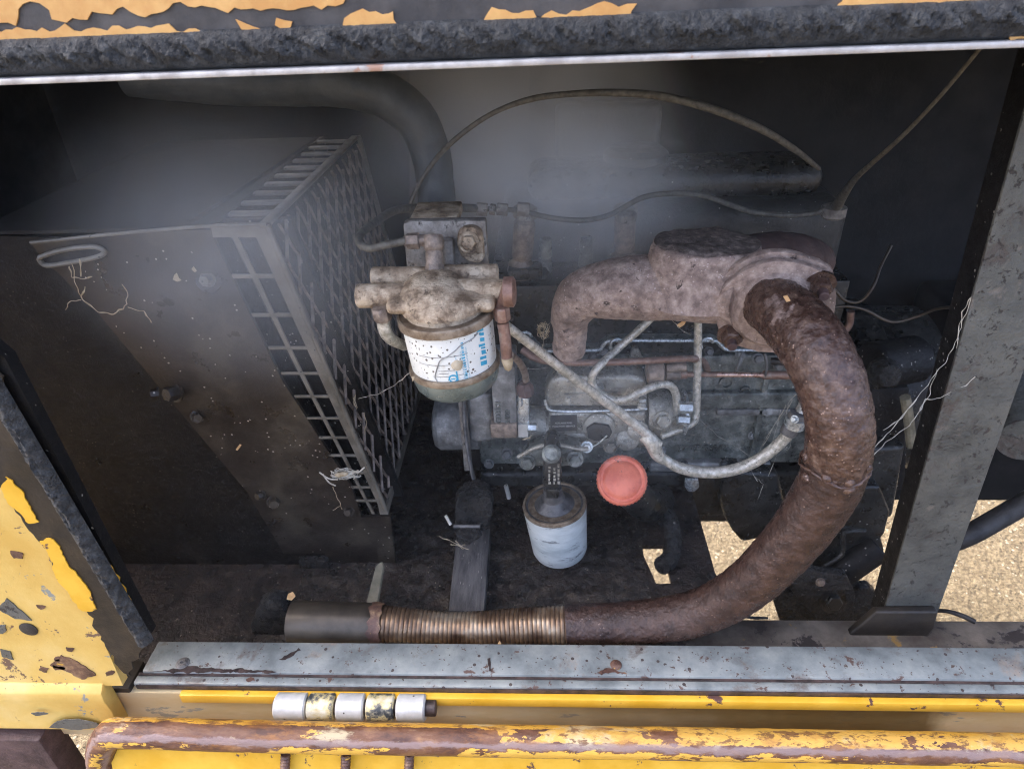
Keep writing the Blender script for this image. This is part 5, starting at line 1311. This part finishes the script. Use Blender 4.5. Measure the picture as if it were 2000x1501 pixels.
line('drain_hose', [(1285, 985, .90, 17), (1305, 1010, .87, 17), (1314, 1045, .84, 17), (1312, 1080, .81, 17), (1302, 1098, .79, 18), (1292, 1104, .78, 18)], 17, M['oily'], 'black drain hose hooking down over the hole in the floor plate', 'hose')

# strap, rubber mount and timber under the gear case
stp = mk('engine_strap', tube([P(906, 775, .862), P(908, 830, .858), P(914, 880, .85), P(924, 930, .84), (P(936, 968, .83)), P(944, 995, .82)], [8 * mpp(P(910, 850, .86))] * 4 + [10 * mpp(P(910, 850, .86))] * 2, 10, 6, flat=0.5), M['strap'])
tag(stp, 'grey dirt-covered strap hanging from the gear case to the timber block', 'strap')
mt_ = thing('rubber_mount', 'oil-caked rubber mount with a wire pin on the timber block', 'engine mount', PZ(922, 1040, ZF + .03))
V = prism([P(888, 1035, .775), P(884, 1000, .78), (P(896, 975, .79)), P(930, 962, .80), P(958, 975, .79), P(962, 1015, .78), P(950, 1040, .775)], Vector((0, .04, 0)))
mk('mount_rubber', V, M['oily'], mt_, bevel=0.008, bseg=3, jitter=0.004, jscale=50)
mk('mount_pin', cyl(P(886, 1027, .768), P(938, 1027, .768), 0.0028, seg=10), M['strap'], mt_)
mk('mount_pin', cyl(P(870, 1006, .775), P(880, 1024, .77), 0.0025, seg=10), M['steel'], mt_)
mk('grease_clump', prism([P(888, 1040, .765), P(900, 1030, .765), P(935, 1032, .765), P(940, 1050, .765), P(915, 1068, .765), P(896, 1062, .765)], Vector((0, .02, 0))), M['oily'], mt_, bevel=0.004, jitter=0.004, jscale=90)
ZT = ZF + 0.028
tb = mk('timber_block', prism([PZ(876, 1192, ZT), PZ(945, 1192, ZT), PZ(958, 1030, ZT), PZ(893, 1030, ZT)], Vector((0, 0, -0.028))), M['block'], None, bevel=0.002, jitter=0.0006)
tag(tb, 'oil-stained timber block lying front to back on the floor plate', 'timber block')
line('hanging_clip', [(988, 948, .90), (992, 962, .90), (994, 972, .90)], 4.5, M['white'], 'small pale metal tag hanging below the engine beside the oil filter', 'tag')

# oily sludge caked on the floor plate
sx0, sx1, sy0, sy1 = P(600, 1100, .8).x, h3.x - 0.012, 0.625, 0.96
V, Fc = [], []
NX_, NY_ = 170, 70
for i in range(NX_ + 1):
    for j in range(NY_ + 1):
        u1, v1 = i / NX_, j / NY_
        x, y = sx0 + (sx1 - sx0) * u1, sy0 + (sy1 - sy0) * v1
        q = Vector((x, y, 0))
        h = 0.004 * noise.noise(q * 14) + 0.003 * noise.fractal(q * 55, .7, 2, 4) + 0.001
        V.append(Vector((x, y, ZF + max(-0.001, h * min(1, 8 * min(u1, 1 - u1, v1, 1 - v1))) + 0.0002)))
for i in range(NX_):
    for j in range(NY_):
        k_ = i * (NY_ + 1) + j
        Fc.append((k_, k_ + NY_ + 1, k_ + NY_ + 2, k_ + 1))
sl_ = mk('oily_sludge', (V, Fc), M['sludge'], None, angle=60)
tag(sl_, 'caked oily brown sludge over the floor plate', kind='stuff')

# ------------------------------------------------------------------ engine mount and frame beside the post
em = thing('engine_mount_bracket', 'black oil-soaked engine mounting bracket between exhaust pipe and grey post', 'mount bracket', P(1620, 1210, .80))
mk('mount_plate', polypx([(1532, 1112), (1548, 1104), (1600, 1120), (1655, 1125), (1672, 1160), (1668, 1215), (1598, 1215), (1570, 1185), (1548, 1155)], .80, .02), M['oily'], em, bevel=0.004, bseg=3, jitter=0.0015, jscale=90)
b_ = mk('mount_bolt', hexa(P(1626, 1172, .797), Vector((0, -1, .35)), 0.0135, 0.012, 1.6), M['enginedark'], em)
mk('mount_stud', hexa(P(1602, 1136, .797), Vector((0, -1, .35)), 0.006, 0.006, 1.3), M['fitting'], em)
mk('mount_finger', polypx([(1504, 1152), (1510, 1146), (1524, 1146), (1540, 1158), (1562, 1162), (1600, 1215), (1524, 1215)], .81, .02), M['oily'], em, bevel=0.003)
mk('mount_finger', polypx([(1660, 1162), (1680, 1150), (1700, 1148), (1714, 1160), (1714, 1215), (1655, 1215)], .82, .02), M['oily'], em, bevel=0.003)
mk('mount_arm', polypx([(1560, 1075), (1600, 1040), (1640, 1000), (1640, 950), (1720, 950), (1740, 1000), (1728, 1042), (1722, 1050), (1728, 1075), (1722, 1105), (1665, 1142), (1600, 1135), (1576, 1100), (1574, 1086)], .86, .05), M['enginedark'], em, bevel=0.006, bseg=3, jitter=0.0015, jscale=70)
mk('arm_tube', cyl(P(1630, 1125, .845), P(1715, 1065, .86), 0.026, seg=24, ch=.003), M['black'], em)
mk('arm_edge', tube([P(1610, 1105, .84), P(1646, 1080, .85), P(1648, 1040, .855), P(1690, 1035, .86)], 0.004, 8, 4), M['enginedark'], em)
mk('mount_wall', polypx([(1640, 880), (1770, 870), (1745, 1010), (1690, 1030), (1630, 1010), (1600, 990)], .90, .06), M['enginedark'], em, bevel=0.008, bseg=3)
# the dark pipework right of the post
rp_ = mk('hydraulic_hose', tube([P(1760, 1085, .86), P(1850, 1060, .85), P(1900, 1040, .85), P(1950, 1012, .86), P(2060, 950, .88), P(2180, 900, .96), P(2220, 850, 1.06)], 0.017, 16, 6), M['rubber'])
tag(rp_, 'black hose crossing the sunlit ground to the right of the grey post', 'hose')
tk = mk('hydraulic_tank', boxw(P(1870, 900, 1.05).x, 1.9, 1.02, 1.36, P(1950, 985, 1.02).z, P(1950, 700, 1.02).z), M['wall'], None, bevel=0.02, bseg=3)
tag(tk, 'dark tank in the shade behind the grey post', 'tank')
lm = thing('open_pipe_end', 'open dark pipe end with a pale worn rim beside the grey post', 'pipe', P(1990, 870, .80))
mk('pipe_shell', lathe([(0.036, 0), (0.037, 0.002), (0.037, 0.25), (0.034, 0.25), (0.034, 0.004)], P(2005, 860, .80), Vector((.35, 1, .1)), 36), M['postgrey'], lm)
mk('pipe_inside', lathe([(0.0335, 0.01), (0.0001, 0.012)], P(2005, 860, .80), Vector((.35, 1, .1)), 36), M['rubber'], lm)
line('black_cable', [(1820, 1192, .70, 4), (1850, 1193, .69, 4), (1880, 1202, .68, 5), (1905, 1214, .67, 5)], 4, M['rubber'], 'short black cable lying on the rail at the foot of the grey post', 'cable')
line('dead_twig', [(1450, 1203, .66, 2), (1475, 1206, .66, 3), (1500, 1206, .66, 2)], 2.5, M['oily'], 'black twig resting on the chassis rail next to the exhaust bend', 'twig')

# ------------------------------------------------------------------ cobwebs, straw and leaves
random.seed(11)
def web(label, strands, r=0.00055, mat='web', name='cobweb', cat='cobweb', group=None, knots=0.5):
    loc = P(*strands[0][0])
    t = thing(name, label, cat, loc, group)
    for s in strands:
        p3 = []
        for i in range(len(s) - 1):
            a, b = P(*s[i]), P(*s[i + 1])
            for k_ in range(4):
                q = a.lerp(b, k_ / 4)
                if i or k_: q = q + Vector((random.gauss(0, .0006), random.gauss(0, .0006), random.gauss(0, .0006)))
                p3.append(q)
        p3.append(P(*s[-1]))
        mk('strand', tube(p3, [r * 0.62 * (0.6 + knots * random.random() ** 3 * 2.2) for _ in p3], 5, 2), M[mat], t)
    return t
web('long dusty cobweb stretched from the grey post to the exhaust bend',
    [[(1897, 580, .65), (1880, 610, .66), (1870, 660, .66), (1850, 700, .66), (1820, 740, .65), (1780, 790, .64), (1740, 840, .63), (1707, 875, .62)],
     [(1855, 770, .66), (1830, 778, .66), (1808, 780, .65), (1796, 805, .64), (1775, 830, .64), (1740, 855, .63), (1706, 888, .62)],
     [(1905, 735, .66), (1880, 755, .66), (1845, 772, .66)], [(1830, 720, .66), (1815, 770, .66), (1796, 800, .65)],
     [(1790, 780, .65), (1760, 815, .64), (1725, 840, .63)], [(1897, 580, .65), (1876, 640, .66), (1868, 680, .66)]], 0.0007)
web('faint cobweb fanned between the hose end and the engine block',
    [[(1555, 770, .82), (1530, 800, .84), (1490, 870, .88)], [(1548, 780, .82), (1515, 830, .85), (1470, 905, .9)], [(1540, 790, .82), (1530, 850, .84), (1500, 930, .88)],
     [(1560, 785, .82), (1545, 860, .82), (1538, 880, .82), (1530, 872, .82)], [(1525, 800, .84), (1510, 860, .86), (1490, 900, .88)], [(1535, 790, .83), (1500, 850, .86), (1475, 890, .9)],
     [(1370, 822, .9), (1400, 850, .92), (1450, 880, .94), (1480, 900, .94)], [(1475, 930, .9), (1490, 945, .9), (1480, 975, .9)], [(1460, 905, .92), (1480, 940, .9)]], 0.00045)
web('thin cobweb thread from the mesh guard to the filter ring', [[(800, 728, .60), (770, 752, .63), (735, 770, .67), (700, 778, .72)]], 0.0005)
web('fine cobweb hanging under the manifold from a small leaf', [[(1312, 625, .82), (1328, 642, .84), (1350, 655, .88)]], 0.0006)
web('single cobweb thread looped across the foot of the grey post', [[(1718, 1212, .655), (1750, 1226, .652), (1790, 1218, .65), (1826, 1196, .65)]], 0.0005)
web('pale wire thread from the bracket to the copper pipe', [[(1003, 716, .86), (1050, 720, .87), (1085, 716, .89), (1118, 710, .9)]], 0.0008, knots=.1, mat='steel', name='tie_wire', cat='wire')
def tangle(label, cx, cy, Y, rx, ry, n, mat='straw', r=0.0006, name='straw_tuft', cat='straw tuft'):
    c = P(cx, cy, Y); k_ = mpp(c)
    t = thing(name, label, cat, c)
    for i in range(n):
        a0 = random.uniform(0, 6.28); p3 = []
        for j in range(9):
            a = a0 + j * random.uniform(.3, .75)
            q = 0.4 + 0.6 * random.random()
            p3.append(c + Vector((math.cos(a) * rx * k_ * q, random.uniform(-.004, .004), math.sin(a) * ry * k_ * q)))
        mk('straw', tube(p3, r * 0.7, 5, 3), M[mat], t)
    return t
tangle('small curled straw tuft hanging at the manifold end', 1061, 646, .86, 14, 20, 7)
web('thread holding the curled straw tuft', [[(1085, 620, .86), (1070, 635, .86), (1062, 660, .86), (1058, 690, .88)]], 0.0005, name='straw_thread', cat='thread')
tg = tangle('pale grass tangle caught on the slots of the fan guard', 675, 925, .75, 32, 14, 9, 'web', 0.0007)
for x0, y0, x1, y1 in ((624, 922, 660, 936), (630, 925, 655, 948), (690, 920, 712, 912), (655, 930, 700, 918), (664, 926, 690, 920)):
    mk('straw', tube([P(x0, y0, .745), P((x0 + x1) / 2, (y0 + y1) / 2 + 5, .742), P(x1, y1, .745)], 0.0011, 5, 4), M['web'], tg)
mk('husk', lathe([(0.001, 0), (0.004, 0.004), (0.0035, 0.014), (0.001, 0.019)], P(655, 928, .74), Vector((1, 0, .2)), 10), M['straw'], tg)
web('dry grass stalk beside the lowest guard bolt', [[(650, 950, .76), (660, 975, .76), (668, 994, .76)], [(650, 996, .76), (664, 988, .76)]], 0.0009, 'straw', 'dry_stalk', 'stalk')
dw = [[(140, 515, .70), (150, 560, .70), (160, 585, .70), (190, 608, .70), (222, 614, .70), (245, 598, .70), (250, 575, .70), (238, 555, .70)], [(135, 520, .70), (140, 540, .70), (165, 545, .70), (180, 540, .70)],
      [(158, 580, .70), (166, 560, .70)], [(158, 586, .70), (140, 588, .70), (128, 605, .70)], [(155, 505, .70), (158, 540, .70)], [(250, 600, .70), (280, 608, .70), (296, 630, .70)]]
web('dry weed strands hanging from the carrying slot of the guard', dw, 0.0011, 'straw', 'dry_weed', 'weed')
web('dry stalks stuck to the oil-caked rubber mount', [[(857, 1046, .765), (885, 1058, .765), (915, 1072, .765)], [(880, 1062, .765), (900, 1066, .765), (912, 1060, .765)], [(890, 1056, .765), (905, 1072, .765)]], 0.0012, 'straw', 'dry_stalk', 'stalk')
web('short straw below the pump bracket', [[(1020, 858, .845), (1035, 855, .845), (1038, 850, .845)]], 0.0013, 'straw', 'dry_stalk', 'stalk')
web('loose straws lodged in the mesh side of the fan guard', [[(694, 770, .80), (692, 785, .80), (696, 800, .80)], [(711, 805, .80), (716, 825, .80), (712, 850, .80)], [(690, 776, .80), (698, 796, .80)]], 0.0011, 'straw', 'dry_straw', 'straw')
def leafo(label, px, Y, name='dead_leaf', mat='leaf'):
    o = mk(name, prism([P(x, y, Y) for x, y in px], Vector((0, .0008, .0006))), M[mat], None, jitter=.0006, jscale=200)
    tag(o, label, 'leaf')
leafo('tan leaf scrap standing at the outlet end of the exhaust', [(560, 1170), (562, 1160), (572, 1156), (577, 1164), (570, 1172)], .63)
leafo('pale leaf scrap stuck to the upper guard panel', [(338, 546), (340, 538), (345, 534), (349, 544), (354, 548), (346, 550)], .735, mat='straw')
leafo('pale seed husk on the guard panel near the round dimple', [(374, 526), (378, 522), (384, 530), (380, 532)], .735, mat='straw')
leafo('orange leaf scrap low on the brown guard panel', [(461, 878), (468, 868), (471, 870), (464, 880)], .755)
leafo('small tan leaf under the edge of the manifold', [(1322, 635), (1330, 630), (1345, 620), (1336, 634), (1328, 640)], .79)
leafo('tiny yellow leaf on the grey sill edge', [(972, 1258), (976, 1252), (979, 1258), (977, 1264)], .60)
leafo('tan leaf crumb on top of the exhaust elbow', [(1530, 580), (1538, 578), (1544, 588), (1536, 590)], .62)
leafo('pale crumb stuck on the filter ring', [(804, 738), (810, 736), (806, 746)], .562, mat='straw')

# ------------------------------------------------------------------ smoke hanging in the bay, partly standing in for lens glare
sm = mk('smoke_and_glare', boxw(-0.75, 0.75, 0.57, 1.36, 0.80, 1.60), None or M['wall'], None, smooth=False)
sm.data.materials.clear()
m = bpy.data.materials.new('thin_grey_smoke_and_glare')
m.use_nodes = True
nt = m.node_tree
nt.nodes.remove(nt.nodes['Principled BSDF'])
out = nt.nodes['Material Output']
pv = _n(nt, 'ShaderNodeVolumePrincipled')
pv.inputs['Color'].default_value = (0.93, 0.96, 0.97, 1)
pv.inputs['Anisotropy'].default_value = -0.3
geo = _n(nt, 'ShaderNodeNewGeometry')
def blob(c, r, dens):
    d = _n(nt, 'ShaderNodeVectorMath', operation='SUBTRACT')
    nt.links.new(geo.outputs['Position'], d.inputs[0]); d.inputs[1].default_value = c
    s = _n(nt, 'ShaderNodeVectorMath', operation='DIVIDE')
    nt.links.new(d.outputs[0], s.inputs[0]); s.inputs[1].default_value = r
    l = _n(nt, 'ShaderNodeVectorMath', operation='LENGTH')
    nt.links.new(s.outputs[0], l.inputs[0])
    v = mth(nt, 'SUBTRACT', 1.0, l.outputs['Value'], clamp=True)
    v = mth(nt, 'POWER', v, 1.4)
    return mth(nt, 'MULTIPLY', v, dens)
tot = None
for (x, y, Y), r, dn in (((1110, 385, 1.10), (.23, .24, .18), 8), ((1000, 230, 1.08), (.28, .26, .27), 5), ((1240, 320, 1.05), (.20, .20, .16), 0.8), ((1180, 760, .74), (.24, .14, .18), 0.9), ((480, 480, .70), (.24, .14, .19), 3.2), ((1240, 420, .95), (.4, .3, .3), 0.15)):
    b_ = blob(P(x, y, Y), r, dn)
    tot = b_ if tot is None else mth(nt, 'ADD', tot, b_)
nz = noi(nt, geo.outputs['Position'], 7, 3, 0.5, 0.6)
tot = mth(nt, 'MULTIPLY', tot, ramp(nt, nz, [(0.3, 0.45), (0.7, 1.3)]))
tot = mth(nt, 'ADD', tot, 0.02)
nt.links.new(tot, pv.inputs['Density'])
nt.links.new(pv.outputs[0], out.inputs['Volume'])
sm.data.materials.append(m)
tag(sm, 'thin pale smoke and stand-in lens glare over the engine below the upper beam', kind='stuff')
